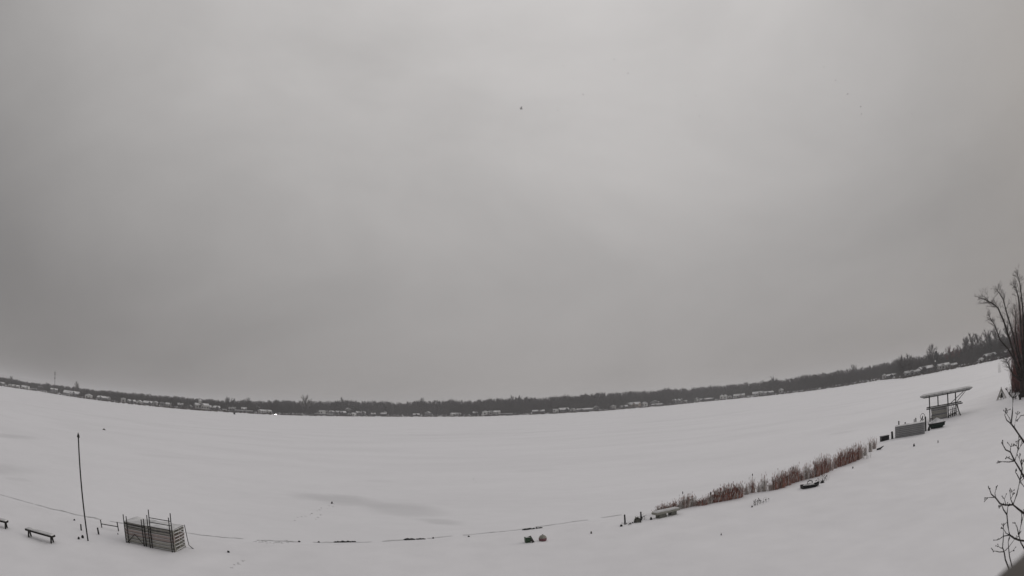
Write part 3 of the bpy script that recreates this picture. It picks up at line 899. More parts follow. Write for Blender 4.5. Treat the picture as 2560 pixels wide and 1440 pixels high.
MB().box((0, -.86, .6), (.7, .06, 1.1), (-.08, 0, 0)).build('door', 'dark_wood', t)
b = at(2340, 931)
d = math.hypot(b.x, b.y)
zt = at_dist(2342, 902, d).z
t = thing('lamp_post', 'dark shore lamp post with a white globe before the evergreen', 'lamp post', (b.x, b.y, 0))
MB().tube([(0, 0, -.2), (0, 0, zt - .5)], [.32, .22], 8).build('post', 'dark_metal', t)
MB().blob((0, 0, zt), (.42, .42, .42), rough=0, n=12, m=8).build('globe', 'lamp', t, True)


# ------------------------------------------------------------------ near shore: crack in the ice edge, stones, sticks
rk = random.Random(3)
xx = 0.0
CX, CY = [q[0] for q in SHORE_PX], [q[1] for q in SHORE_PX]
while xx < 1545:                      # the crack shows in stretches, snowed over between
    x2 = min(1555, xx + rk.uniform(50, 190))
    n = max(3, int((x2 - xx) / 18))
    ribbon('ice_crack', [at(q, float(np.interp(q, CX, CY)) - 1.5 + rk.uniform(-.6, .6)) for q in np.linspace(xx, x2, n)], rk.uniform(.09, .22), 'ice', 0.012, .6, int(xx))
    xx = x2 + rk.uniform(4, 34)
def frame_to(a, b):
    return math.atan2(b.y - a.y, b.x - a.x)
def small_stone(px, py, wpx, hpx, label, m='stone', seed=0, name='stone', cat='stone', flat=1.0):
    p = gp(px, py)
    k = px_scale(px, math.hypot(p.x, p.y))
    w, h = wpx * k / 2, hpx * k
    return tag(MB().blob((0, 0, 0), (w, w * .8, h), seed, 9, 6, .3, -.35).build(name, m, None, False, (p.x, p.y, p.z), (0, 0, seed * 1.7)), label, cat, 'stones and debris in the snow')
for i, (px, py, w, h, lab) in enumerate([
        (197, 1348, 6, 5, 'left one of two small dark stones by the flagpole foot'),
        (207, 1345, 7, 6, 'right one of two small dark stones by the flagpole foot'),
        (186, 1301, 5, 3, 'tiny dark stone on the ice edge left of the flagpole'),
        (295, 1336, 3, 3, 'tiny dark stone just left of the big dock stack'),
        (571, 1381, 8, 4, 'lone dark stone in the snow right of the big dock stack'),
        (830, 1259, 5, 5, 'small black lump out on the ice with faint prints around it'),
        (260, 1075, 8, 3, 'grey lump far out on the ice right of the flagpole'),
        (748, 1355, 7, 3, 'dark stone on the ice edge, first left of the dark line'),
        (797, 1356, 7, 3, 'dark stone on the ice edge, second left of the dark line'),
        (1083, 1346, 6, 3, 'small dark stone on the ice edge left of the green bin'),
        (1172, 1342, 6, 3, 'small dark stone on the ice edge nearest the green bin'),
        (1553, 1316, 8, 5, 'dark stone before the left short post'),
        (1582, 1308, 4, 3, 'small dark stone left of the arched tarp'),
        (1628, 1299, 9, 6, 'dark stone left of the pale bench'),
        (1880, 1268, 4, 4, 'tiny dark tuft in the snow before the reeds'),
        (1803, 1338, 3, 6, 'tiny dark stick end in the open snow at right'),
        (2132, 1171, 4, 4, 'tiny dark stone in the snow below the far reeds'),
        (2322, 1077, 7, 7, 'dark lump in the snow left of the covered boat'),
        (2345, 1107, 3, 5, 'small dark stick in the snow below the covered boat'),
        (2285, 1116, 4, 6, 'small dark stick in the snow below the grey dock stack'),
        (2056, 1207, 13, 6, 'black low lump right of the black sled'),
        (1478, 1334, 4, 6, 'faint stick end in the snow right of the round buoy')]):
    small_stone(px, py, w, h, lab, 'stone' if i in (6, 21) else 'black', seed=i + 1)
rn = random.Random(77)
for (xa, ya, xb, yb, n) in ((838, 1356, 888, 1355, 9), (1014, 1350, 1058, 1348, 7), (1312, 1325, 1352, 1320, 8)):
    for i in range(n):
        f = (i + rn.uniform(-.2, .2)) / (n - 1)
        p = gp(xa + (xb - xa) * f, ya + (yb - ya) * f)
        nth = ['first', 'second', 'third', 'fourth', 'fifth', 'sixth', 'seventh', 'eighth', 'ninth'][i]
        seg = nth + {838: ' dark stone from left in the broken line below the grey ice patch', 1014: ' dark stone from left in the short row right of the broken line', 1312: ' dark stone from left in the row above the green bin'}[xa]
        tag(MB().blob((0, 0, .0), (rn.uniform(.07, .17), .07, rn.uniform(.04, .08)), i, 8, 5, .35, -.4).build('stone', 'black', None, False, (p.x, p.y, max(p.z, 0) + .01), (0, 0, .15)), seg, 'stone', 'stones along the ice edge')
# faint prints and clods
mb = MB()
for path, n in (([(835, 1262), (800, 1276), (770, 1288), (735, 1302)], 16), ([(800, 1285), (790, 1300)], 4), ([(640, 1352), (680, 1356), (720, 1354)], 22), ([(578, 1418), (620, 1398)], 6), ([(1185, 1196), (1190, 1206)], 3)):
    for i in range(n):
        f = i / n * (len(path) - 1)
        k = int(f)
        a, b = path[k], path[min(k + 1, len(path) - 1)]
        p = gp(a[0] + (b[0] - a[0]) * (f - k) + rn.uniform(-5, 5), a[1] + (b[1] - a[1]) * (f - k) + rn.uniform(-3, 3))
        s_ = rn.uniform(.05, .11)
        mb.blob((p.x, p.y, max(p.z, 0) - s_ * .1), (s_ * 1.2, s_, s_ * .4), i, 6, 4, .4, -.2)
tag(mb.build('snow_clods', 'packed'), 'scuffed snow and faint foot prints near the ice edge', 'snow', kind='stuff')

# posts
def post(px, py, tx, ty, r, name, label, cat='post', m='dark_metal', group=None, top=None):
    p = gp(px, py)
    d = math.hypot(p.x, p.y)
    t = at_dist(tx, ty, d)
    h = t.z - p.z
    o = thing(name, label, cat, p, 0, group)
    off = Vector((t.x - p.x, t.y - p.y, 0))
    MB().tube([(0, 0, -.3), (off.x * .5, off.y * .5, h * .5), (off.x, off.y, h)], [r, r, r * .9], 8).build('shaft', m, o, True)
    MB().tube([(off.x, off.y, h - .002), (off.x, off.y, h + r * .8)], [r * 1.15, r * .7], 8).build('cap', m, o)
    return o, p, h, off
o, p, h, off = post(220, 1352, 196, 1095, .040, 'flagpole', 'tall thin dark bare flagpole left of the big dock stack', 'pole', 'dark_metal')
MB().tube([(off.x, off.y, h + .03), (off.x, off.y, h + .12), (off.x, off.y, h + .26)], [.085, .065, .01], 8).build('finial', 'dark_metal', o)
for a in [(203, 1326, 202, 1312, .045, 'post', 'short post stub left of the flagpole'), (247, 1336, 244, 1321, .05, 'post', 'short post stub right of the flagpole'),
          (1563, 1311, 1561.5, 1288, .050, 'post', 'upright dark post standing left of the arched tarp'), (1603, 1301, 1602, 1281, .050, 'post', 'upright dark post standing behind the arched tarp'),
          (2231, 1097, 2230, 1081, .13, 'post', 'thick dark post at the left end of the grey dock stack'), (2314.5, 1078, 2313.5, 1043, .10, 'post', 'tall dark post at the right end of the grey dock stack'),
          (2247.5, 1085, 2247, 1054, .09, 'post', 'leftmost post showing behind the grey dock stack'), (2263.5, 1082, 2263, 1057, .09, 'post', 'second post showing behind the grey dock stack'),
          (2286, 1076, 2285.5, 1049, .06, 'post', 'left one of two close posts behind the grey dock stack'), (2290, 1075, 2289.5, 1046, .08, 'post', 'right one of two close posts behind the grey dock stack')]:
    post(*a, group='short posts along the near shore')
# little H-shaped support left in the snow
pa, pb = gp(255, 1319), gp(297, 1328)
t = thing('dock_support', 'low H-shaped metal dock support between flagpole and dock stack', 'dock support', pa)
d1, d2 = math.hypot(pa.x, pa.y), math.hypot(pb.x, pb.y)
ha, hb = at_dist(253, 1300, d1).z - pa.z, at_dist(294, 1305, d2).z - pa.z
v = pb - pa
MB().tube([(0, 0, -.2), (-.03, -.02, ha)], .032, 8).build('upright', 'dark_metal', t)
MB().tube([(v.x, v.y, v.z - .2), (v.x - .03, v.y - .02, hb)], .032, 8).build('upright', 'dark_metal', t)
MB().tube([(-.015, 0, ha * .48), (v.x - .015, v.y, hb * .48)], .026, 8).build('crossbar', 'dark_metal', t)

# ------------------------------------------------------------------ dock sections and leg frames
_mesh_cache = {}
def share(key, maker, name, m, parent, loc=None, rot=None):
    if key not in _mesh_cache:
        o = maker().build(name, m, parent, loc=loc, rot=rot)
        _mesh_cache[key] = o.data
        return o
    return link(name, _mesh_cache[key], parent, loc, rot)
def dock_section(loc, rz, L, W, H_, label, m, group, planks=12, snow=False, key='a'):
    t = thing('dock_section', label, 'dock section', loc, rz, group)
    sh = H_ * .62
    for x in (-L * .36, L * .36):
        share((key, m, 'c'), lambda: MB().box((0, 0, -H_ * .08), (.07, W - .2, H_ * .16)), 'cleat', 'dark_wood', t, (x, 0, 0))
    for y in (-W / 2 + .035, 0, W / 2 - .035):
        share((key, m, 's'), lambda: MB().box((0, 0, sh / 2), (L, .05, sh)), 'stringer', m, t, (0, y, 0))
    pw = L / planks
    for i in range(planks):
        share((key, m, 'p'), lambda: MB().box((0, 0, sh + H_ * .10), (pw - .014, W + .03, H_ * .20)), 'deck_plank', m, t, (-L / 2 + pw * (i + .5), 0, 0))
    share((key, m, 'sn'), lambda: MB().box((0, -W / 2 - .028, sh + H_ * .215), (L * .97, .035, .022)).box((L / 2 + .012, 0, sh + H_ * .215), (.035, W * .9, .022)), 'snow_lip', 'roof_snow', t)
    if snow:
        b = MB()
        n = 16
        for i in range(n + 1):
            x = -L / 2 - .02 + (L + .04) * i / n
            z = H_ * .82
            top = z + .05 + .025 * math.sin(i * 1.3) + (0 if 0 < i < n else -.03)
            b.v += [(x, -W / 2 - .03, z), (x, -W / 2 + .10, top), (x, W / 2 - .10, top + .01), (x, W / 2 + .03, z)]
        for i in range(n):
            for j in range(3):
                q = i * 4 + j
                b.f.append((q, q + 4, q + 5, q + 1))
                b.mi.append(0)
        b.build('snow', 'roof_snow', t, True)
    return t
ORD = ['bottom', 'second', 'third', 'fourth', 'fifth', 'sixth', 'seventh', 'eighth']
def leg_frame(parent_loc, rz, x0, x1, y, h0, h1, bars, label, group, braces=(), lean=0.0, r=.027, m='dark_metal'):
    t = thing('dock_leg_frame', label, 'dock leg frame', parent_loc, rz, group)
    def pt(x, z):
        return (x, y + lean * z, z)
    MB().tube([pt(x0, -.05), pt(x0, h0)], r, 8).build('leg', m, t)
    MB().tube([pt(x1, -.05), pt(x1, h1)], r, 8).build('leg', m, t)
    for z in bars:
        MB().tube([pt(x0, z), pt(x1, z)], r * .8, 6).build('crossbar', m, t)
    for (xa, za, xb, zb) in braces:
        MB().tube([pt(xa, za), pt(xb, zb)], r * .6, 6).build('brace', m, t)
    return t

P1 = gp(440, 1380)
vdir = Vector((P1.x, P1.y, 0)).normalized()
rdir = Vector((vdir.y, -vdir.x, 0))
phi = math.radians(26)
u = rdir * math.cos(phi) - vdir * math.sin(phi)
w = rdir * math.sin(phi) + vdir * math.cos(phi)
L1, W1, HH = 2.98, 1.35, 0.172
rz1 = math.atan2(u.y, u.x)
c1 = P1 - u * L1 / 2 + w * W1 / 2
z1 = min(gz(c1.x, c1.y), P1.z) - .04
names7 = {0: 'bottom dock section of the big weathered stack by the flagpole', 6: 'topmost snow-covered dock section of the big weathered stack by the flagpole'}
for k in range(7):
    jx, jy = rn.uniform(-.035, .035), rn.uniform(-.02, .02)
    q = c1 + u * jx + w * jy
    lab = names7.get(k, '%s dock section from the ground in the big weathered stack' % ORD[k])
    dock_section((q.x, q.y, z1 + k * HH), rz1 + rn.uniform(-.006, .006), L1 if k else L1, W1, HH, lab, 'pink_wood' if k in (3, 4) else 'wood', 'dock sections stacked by the flagpole', 13, k == 6, 'big')
base1 = (c1.x, c1.y, z1)
yf = -W1 / 2 - .10
X = lambda f: -L1 / 2 + L1 * f
gF = 'metal leg frames leaning on the big dock stack'
leg_frame(base1, rz1, X(.01), X(.435), yf, 1.53, 1.50, (1.08,), 'outer left leg frame with triangle brace on the big dock stack', gF, ((X(.01), .02, X(.215), .62), (X(.215), .62, X(.44), .02)), .03)
leg_frame(base1, rz1, X(.085), X(.40), yf - .07, 1.48, 1.47, (.97, .03), 'inner left leg frame nested in the triangle braced one', gF, (), .03)
leg_frame(base1, rz1, X(.555), X(.985), yf, 2.02, 2.02, (1.62, 1.40), 'tallest ladder-like leg frame at the right of the big dock stack', gF, (), .03)
leg_frame(base1, rz1, X(.525), X(.955), yf - .07, 1.74, 1.80, (1.18, 1.02), 'shorter right leg frame nested beside the ladder-like one', gF, (), .03)
e = c1 + u * (L1 / 2 + .06) + w * (W1 / 2)
tag(MB().tube([(0, 0, 1.22), (.05, 0, .8), (.08, .02, .4), (.14, -.02, .16), (.34, -.10, .07), (.42, -.14, .06)], .020, 6).build('hose', 'black', None, True, (e.x, e.y, z1), (0, 0, rz1)), 'thin dark hose hanging off the right end of the big dock stack', 'hose')

# grey stack on the right shore
A, B = gp(2238.5, 1096), gp(2312, 1084)
u2 = (B - A)
L2 = u2.length
u2.z = 0
u2.normalize()
w2 = Vector((-u2.y, u2.x, 0))
rz2 = math.atan2(u2.y, u2.x)
H2 = (at_dist(2239, 1065, math.hypot(A.x, A.y)).z - A.z) / 7
c2 = (A + B) / 2 + w2 * .55
z2 = min(A.z, B.z) - .05
for k in range(7):
    lab = {0: 'bottom section of the long grey dock stack on the right shore', 6: 'top snow-covered section of the long grey dock stack on the right shore'}.get(k, '%s section from the ground in the long grey dock stack' % ORD[k])
    dock_section((c2.x, c2.y, z2 + k * H2), rz2 + rn.uniform(-.004, .004), L2, 1.1, H2, lab, 'grey_wood', 'dock sections in the grey stack on the right shore', 12, k == 6, 'grey')

# ------------------------------------------------------------------ boat lift with canopy
A, B = gp(2325, 1054), gp(2400, 1040)
dA = math.hypot(A.x, A.y)
mpp = px_scale(2360, dA)
vl = Vector((A.x, A.y, 0)).normalized()
ul = Vector((vl.y, -vl.x, 0))
rzl = math.atan2(ul.y, ul.x)
zl = A.z
t = thing('boat_lift', 'boat lift with long grey snowy canopy on the right shore', 'boat lift', A, rzl)
def LX(px): return (px - 2325) * mpp
pole_top = at_dist(2324, 994, dA).z - zl
DP = 2.6
for (x, y, zb) in ((0, 0, -.2), (LX(2371), 0, -.2), (LX(2347), DP, -.2), (LX(2393), DP, -.2)):
    MB().box((x, y, (pole_top + zb) / 2 + .1), (.17, .17, pole_top - zb + .2)).build('post', 'dark_metal', t)
zb = at_dist(2325, 1022, dA).z - zl
for y in (-.12, DP + .12):
    MB().beam((LX(2317), y, zb), (LX(2408), y, zb), .13, .16).build('side_beam', 'grey_metal', t)
for x in (0, LX(2371)):
    MB().beam((x, 0, .30), (x + LX(2347), DP, .30), .12, .14).build('cross_beam', 'grey_metal', t)
MB().beam((LX(2415), .2, pole_top + .12), (LX(2374), 0, zb + .1), .09, .09).build('brace', 'grey_metal', t)
MB().beam((LX(2425), DP, pole_top + .12), (LX(2396), DP, zb + .1), .09, .09).build('brace', 'grey_metal', t)
MB().beam((LX(2392), .3, zb), (LX(2404), .1, -.1), .09, .09).build('leg', 'dark_metal', t)
MB().beam((LX(2393), DP - .5, zb), (LX(2392), DP - .4, -.1), .10, .10).build('leg', 'dark_metal', t)
MB().beam((LX(2395), .5, zb - .1), (LX(2401), .4, 0.1), .08, .08).build('leg', 'dark_metal', t)
# canopy: arched fabric with rounded ends
b = MB()
x0, x1 = LX(2302), LX(2436)
n, m_ = 26, 12
for i in range(n + 1):
    f = i / n
    x = x0 + (x1 - x0) * f
    e_ = min(1.0, min(f, 1 - f) / .09)
    e_ = math.sqrt(max(.02, 1 - (1 - e_) ** 2))
    for j in range(m_ + 1):
        g = -1 + 2 * j / m_
        y = DP / 2 + .35 + g * (DP / 2 + .35) * (.55 + .45 * e_)
        z = pole_top + .10 + .27 * e_ * math.sqrt(max(0, 1 - g * g)) + .15 * (1 - e_)
        z -= .05 * math.sin(f * 5 * 6.283) ** 2 * (1 - g * g)
        b.v.append((x, y, z))
for i in range(n):
    for j in range(m_):
        q = i * (m_ + 1) + j
        b.f.append((q, q + m_ + 1, q + m_ + 2, q + 1))
        b.mi.append(0)
can = b.build('canopy', 'canopy', t, True)
for i in range(3, n - 1, 4):
    MB().tube([Vector(b.v[i * (m_ + 1) + j]) + Vector((0, 0, .01)) for j in range(m_ + 1)], .045, 5).build('rib', 'grey_metal', t)
sm = can.modifiers.new('thick', 'SOLIDIFY')
sm.thickness = .06
for y in (0, DP):
    MB().beam((x0 + .5, y, pole_top + .06), (x1 - .5, y, pole_top + .06), .10, .12).build('canopy_rail', 'grey_metal', t)
b = MB()
for i in range(n + 1):
    f = i / n
    x = x0 + .15 + (x1 - x0 - .3) * f
    e_ = math.sqrt(max(.02, 1 - (1 - min(1.0, min(f, 1 - f) / .09)) ** 2))
    for j in range(7):
        g = -.62 + 1.24 * j / 6
        b.v.append((x, DP / 2 + .35 + g * (DP / 2 + .35) * (.55 + .45 * e_), pole_top + .13 + .27 * e_ * math.sqrt(1 - g * g) + .15 * (1 - e_) + (.07 if 0 < j < 6 else -.03) + .02 * math.sin(i * 2.1 + j)))
for i in range(n):
    for j in range(6):
        q = i * 7 + j
        b.f.append((q, q + 7, q + 8, q + 1))
        b.mi.append(0)
b.build('snow', 'roof_snow', can, True)
# sections stored under the lift
Ls = LX(2371) - .35
for k in range(8):
    q = A + ul * (Ls / 2 + .2) + vl * 1.35 + ul * rn.uniform(-.06, .06)
    lab = {0: 'bottom dock section stored under the boat lift', 7: 'top snowy dock section stored under the boat lift'}.get(k, '%s dock section from the ground under the boat lift' % ORD[k])
    dock_section((q.x, q.y, zl - .02 + k * .21), rzl + rn.uniform(-.02, .02), Ls, 1.3, .21, lab, 'wood' if k % 3 else 'grey_wood', 'dock sections stored under the boat lift', 9, k == 7, 'lift')
for k in range(4):
    q = A + ul * LX(2372 + 5 * k) + vl * (.5 + .25 * k)
    leg_frame((q.x, q.y, zl), rzl + .5, 0, .75, 0, 1.35 + .1 * k, 1.3, (.5, 1.0), ['first', 'second', 'third', 'rightmost'][k] + ' dark leg frame standing under the right half of the boat lift', 'leg frames under the boat lift', ((0, .1, .75, 1.0),), .05, .04)
# small covered boat
p = gp(2342, 1070)
k = px_scale(2342, math.hypot(p.x, p.y))
t = thing('covered_boat', 'small dark green boat under a snowy tarp before the boat lift', 'boat', p, rzl + .1)
HW = 20 * k
b = MB()
secs = [(-1.0, .55, .35), (-.7, .85, .08), (0, 1.0, 0), (.6, .92, .02), (1.0, .60, .30)]
for f, wd, kz in secs:
    for y, z in ((-.62 * wd, .62), (-.45 * wd, .10 + kz * .6), (0, .02 + kz * .6), (.45 * wd, .10 + kz * .6), (.62 * wd, .62)):
        b.v.append((f * HW, y, z))
for i in range(4):
    for j in range(4):
        q = i * 5 + j
        b.f.append((q, q + 1, q + 6, q + 5)); b.mi.append(0)
b.f += [(0, 1, 2, 3, 4), (24, 23, 22, 21, 20)]; b.mi += [0, 0]
b.build('hull', 'hull', t)
b = MB()
for f, wd, kz in secs:
    pk = 1.22 if abs(f) < .5 else .86
    for y, z in ((-.70 * wd, .52), (-.66 * wd, .66), (-.05, pk), (.66 * wd, .66), (.70 * wd, .52)):
        b.v.append((f * HW * 1.05, y, z))
for i in range(4):
    for j in range(4):
        q = i * 5 + j
        b.f.append((q, q + 5, q + 6, q + 1)); b.mi.append(1 if j in (1, 2) else 0)
b.f += [(4, 3, 2, 1, 0), (20, 21, 22, 23, 24)]; b.mi += [0, 0]
b.build('tarp', ['black', 'roof_snow'], t)
MB().box((0, -.1, .05), (HW * 1.5, .12, .12)).build('skid', 'black', t)
# winch wheel
p = gp(2307, 1066)
d = math.hypot(p.x, p.y)
cz = at_dist(2306, 1042, d).z - p.z
t = thing('winch_wheel', 'hand winch wheel on a slanted bar above the grey dock stack', 'winch', p, rzl)
rr = 6 * k
MB().tube([(rr * math.cos(a * .5236), 0, cz + rr * 1.25 * math.sin(a * .5236)) for a in range(13)], .035, 6, False).build('rim', 'dark_metal', t)
MB().tube([(-.45, .05, cz - .75), (.05, .05, cz + .1)], .06, 6).build('bar', 'dark_metal', t)
MB().tube([(0, .1, -.2), (0, .1, cz)], .05, 6).build('support', 'dark_metal', t)
# black box
A, B = gp(2204.5, 1104), gp(2223, 1099)
t = thing('black_box', 'low black box at the end of the reed row', 'box', (A + B) / 2, frame_to(A, B))
l = (B - A).length
MB().box((0, .25, .22), (l, .5, .52)).build('body', 'black', t)
MB().box((0, .25, .505), (l + .06, .56, .05)).build('lid', 'black', t)
MB().box((.03, .27, .545), (l - .1, .40, .03), taper=.9).build('snow', 'roof_snow', t)
p = gp(2200, 1124)
tag(MB().tube([(-.35, -.05, .05), (0, 0, .10), (.40, .1, .30)], [.10, .10, .03], 7).build('driftwood', 'black', None, False, p, (0, 0, rzl)), 'dark bent piece of driftwood below the low black box', 'driftwood')
# black sled with snow
A, B = gp(2004, 1222), gp(2047, 1214)
t = thing('sled', 'black sled holding snow in front of the reeds', 'sled', A, frame_to(A, B))
l = (B - A).length
b = MB()
for f, hh, wd in ((0, .26, .30), (.3, .22, .34), (.7, .18, .30), (.92, .22, .20), (1.0, .30, .06)):
    zb = .0 if f < .9 else (.06 if f < 1 else .22)
    b.v += [(f * l, -wd, hh), (f * l, -wd * .8, zb), (f * l, wd * .8, zb), (f * l, wd, hh)]
for i in range(4):
    for j in range(3):
        q = i * 4 + j
        b.f.append((q, q + 4, q + 5, q + 1)); b.mi.append(0)
b.f.append((3, 2, 1, 0)); b.mi.append(0)
o = b.build('tub', 'black', t)
so = o.modifiers.new('thick', 'SOLIDIFY'); so.thickness = .03
MB().blob((l * .42, .02, .16), (l * .36, .22, .13), 3, 10, 6, .15, -.2).build('snow', 'roof_snow', t, True)
MB().tube([(l * .3, -.05, .2), (l * .33, -.04, .42), (l * .45, 0, .48), (l * .6, 0, .42), (l * .62, 0, .2)], .035, 6).build('handle', 'black', t, True)

# benches
def bench(lx, ly, rx, ry, over, label, hgt=.30, ext=0.0):
    A, B = gp(lx, ly), gp(rx, ry)
    t = thing('bench', label, 'bench', (A + B) / 2, frame_to(A, B), 'low plank benches at lower left')
    l = (B - A).length
    L = l + 2 * over
    MB().box((0, 0, hgt + .05), (L, .36, .09)).build('seat', 'dark_wood', t)
    MB().box((0, 0, hgt + .115), (L - .06, .33, .045), taper=.94).build('snow', 'roof_snow', t)
    for sx in (-1, 1):
        g = MB()
        g.beam((sx * l / 2, -.15, -.05), (sx * l / 2, -.05, hgt), .08, .05)
        g.beam((sx * l / 2, .15, -.05), (sx * l / 2, .05, hgt), .08, .05)
        g.build('leg', 'dark_wood', t)
bench(75, 1342, 131, 1357, .16, 'whole low plank bench in the snow at lower left')
bench(-62, 1302, 16, 1321, .14, 'low plank bench cut by the left picture edge')

# green bin, leaning board and buoy
p = gp(1321, 1357)
k = px_scale(1321, math.hypot(p.x, p.y))
t = thing('bin', 'small green plastic bin beside the round buoy', 'bin', p, .25)
s_ = 13 * k
MB().box((0, s_ / 2, s_ * .48), (s_, s_, s_ * 1.05), taper=1.1).build('body', 'green', t)
MB().box((0, s_ / 2, s_ * 1.03), (s_ * 1.16, s_ * 1.16, .03)).build('rim', 'green', t)
MB().box((0, s_ / 2, s_ * 1.06), (s_ * .95, s_ * .95, .05), taper=.8).build('snow', 'roof_snow', t)
p2 = gp(1332, 1356)
tag(MB().beam((-.16, .12, .34), (.04, -.02, -.02), .20, .03).build('board', 'dark_wood', None, False, p2), 'short dark board leaning on the green bin', 'board')
p = gp(1357, 1352)
k = px_scale(1357, math.hypot(p.x, p.y))
r = 10.5 * k
t = thing('buoy', 'round faded red buoy dusted with snow', 'buoy', p, 0)
MB().blob((0, 0, r * .55), (r, r, r), 0, 18, 12, 0.0, -.8).build('ball', 'buoy', t, True)
b = MB()
b.blob((0, 0, r * .57), (r * 1.0, r * 1.0, r * 1.02), 0, 18, 12, 0.0, .25)
b.build('snow_cap', 'pale_stone', t, True)
MB().tube([(0, 0, r * 1.55), (0, 0, r * 1.72)], .03, 8).build('eye', 'dark_metal', t)

# pale bench-like slab, arched tarp
A, B = gp(1640, 1298), gp(1700, 1285)
t = thing('stone_bench', 'pale stone bench with snow on top at the start of the reeds', 'bench', (A + B) / 2 , frame_to(A, B))
l = (B - A).length
MB().box((0, .22, .32), (l, .50, .13)).build('slab', 'pale_stone', t)
MB().box((.02, .23, .415), (l - .08, .45, .07), taper=.92).build('snow', 'roof_snow', t)
MB().box((-l * .22, .18, .11), (l * .30, .38, .30)).build('pedestal', 'tarp', t)
MB().box((l * .28, .26, .11), (l * .22, .38, .30)).build('pedestal', 'tarp', t)
p = gp(1594, 1306)
k = px_scale(1594, math.hypot(p.x, p.y))
t = thing('tarp_hump', 'low arched olive tarp half buried between the two posts', 'tarp', p, -.1)
b = MB()
for i in range(9):
    a = math.pi * i / 8
    for y in (-.05, .15, .35):
        b.v.append((-math.cos(a) * 8.5 * k, y, math.sin(a) * 15 * k * (1 - .15 * y) - .05))
for i in range(8):
    for j in range(2):
        q = i * 3 + j
        b.f.append((q, q + 3, q + 4, q + 1)); b.mi.append(0)
b.f.append(tuple(i * 3 for i in range(8, -1, -1))); b.mi.append(0)
b.build('cover', 'tarp', t, True)
MB().tube([(-math.cos(math.pi * i / 8) * 8.7 * k, -.08, math.sin(math.pi * i / 8) * 15.3 * k - .05) for i in range(9)], .022, 6).build('hoop', 'dark_metal', t, True)

# ------------------------------------------------------------------ reeds
def reed_mesh(seed, n, red, grey, spread=.42, heads=.3):
    r = random.Random(seed)
    b = MB()
    for i in range(n):
        a = r.uniform(0, 6.283)
        R = spread * math.sqrt(r.random())
        x, y = math.cos(a) * R, math.sin(a) * R * .8
        h = r.uniform(.45, 1.0) * (1 - .35 * R / spread)
        lx, ly = x * .5 + r.gauss(0, .14), y * .4 + r.gauss(0, .12)
        wd = r.uniform(.008, .020)
        mi = 0 if r.random() < red else (2 if r.random() < grey else 1)
        m1 = (x + lx * .45, y + ly * .45, h * .6)
        tp = (x + lx, y + ly, h * (1 if r.random() < .75 else .82))
        ca, sa = math.cos(a + 1.2) * wd, math.sin(a + 1.2) * wd
        b.add([(x - ca, y - sa, -.05), (x + ca, y + sa, -.05), (m1[0] + ca, m1[1] + sa, m1[2]), (m1[0] - ca, m1[1] - sa, m1[2]), tp], [(0, 1, 2, 3), (3, 2, 4)], mi)
        if r.random() < heads:
            b.blob((tp[0], tp[1], tp[2] - .02), (.022, .022, .075), i, 5, 3, .3, -1, 2 if r.random() < .6 else 0)
    return b
REED = []
for i in range(7):
    red = (.66, .58, .72, .22, .42, .08, .62)[i]
    REED.append((reed_mesh(50 + i, 210 if i in (0, 1, 2, 6) else 130, red, .7, .45 if i != 6 else .38), red))
BASE = [(1640, 1286), (1668, 1279), (1700, 1272), (1730, 1265), (1760, 1262), (1790, 1255), (1820, 1249), (1850, 1243), (1872, 1233), (1900, 1229), (1930, 1226), (1955, 1219), (1985, 1206), (2010, 1199), (2040, 1192), (2070, 1179), (2100, 1166), (2130, 1155), (2155, 1145), (2172, 1132), (2190, 1119)]
BX = [p[0] for p in BASE]; BY = [p[1] for p in BASE]
# (place along the row, height in photo pixels, kind 0-2/6 red, 3-4 mixed, 5 grey, width factor)
CLUMPS = [(1644, 18, 5, .9), (1653, 24, 3, .8), (1664, 27, 3, 1.0), (1676, 20, 4, .8), (1686, 27, 0, .6), (1697, 18, 5, .7), (1709, 34, 3, .9), (1720, 38, 3, .9), (1731, 30, 5, .8),
          (1752, 17, 1, 1.2), (1764, 26, 4, .9), (1776, 27, 3, .7), (1786, 28, 6, .9), (1797, 34, 2, 1.1), (1809, 38, 0, 1.2), (1822, 40, 2, 1.2), (1835, 40, 1, 1.2), (1848, 36, 2, 1.0),
          (1866, 28, 5, .8), (1881, 40, 4, .8), (1897, 24, 5, .6), (1911, 40, 5, .9), (1926, 22, 3, .5), (1938, 40, 0, .9), (1953, 44, 2, 1.0), (1968, 38, 1, 1.0), (1980, 42, 6, .8),
          (1991, 42, 2, .9), (2004, 28, 4, .9), (2017, 42, 3, .9), (2029, 30, 4, .9), (2043, 46, 2, .9), (2053, 40, 0, .9), (2064, 46, 1, .9), (2076, 38, 3, .9), (2088, 30, 4, .8),
          (2099, 38, 0, 1.0), (2110, 38, 2, 1.1), (2121, 38, 6, 1.1), (2133, 38, 2, 1.1), (2144, 40, 1, .9), (2153, 34, 3, .7), (2163, 26, 5, .7), (2176, 30, 5, .8), (2186, 28, 3, .7)]
WORDS = 'first second third fourth fifth sixth seventh eighth ninth tenth eleventh twelfth thirteenth fourteenth fifteenth sixteenth seventeenth eighteenth nineteenth twentieth'.split()
def ord_at(i):
    n = i + 1
    tens = {20: 'twentieth', 30: 'thirtieth', 40: 'fortieth'}
    if n <= 20: return WORDS[i]
    if n in tens: return tens[n]
    return {2: 'twenty-', 3: 'thirty-', 4: 'forty-'}[n // 10] + WORDS[n % 10 - 1]
LOOK = {0: 'dense dark red', 1: 'dark red', 2: 'deep red-brown', 3: 'pale mixed', 4: 'pinkish', 5: 'frosty grey', 6: 'red-brown'}
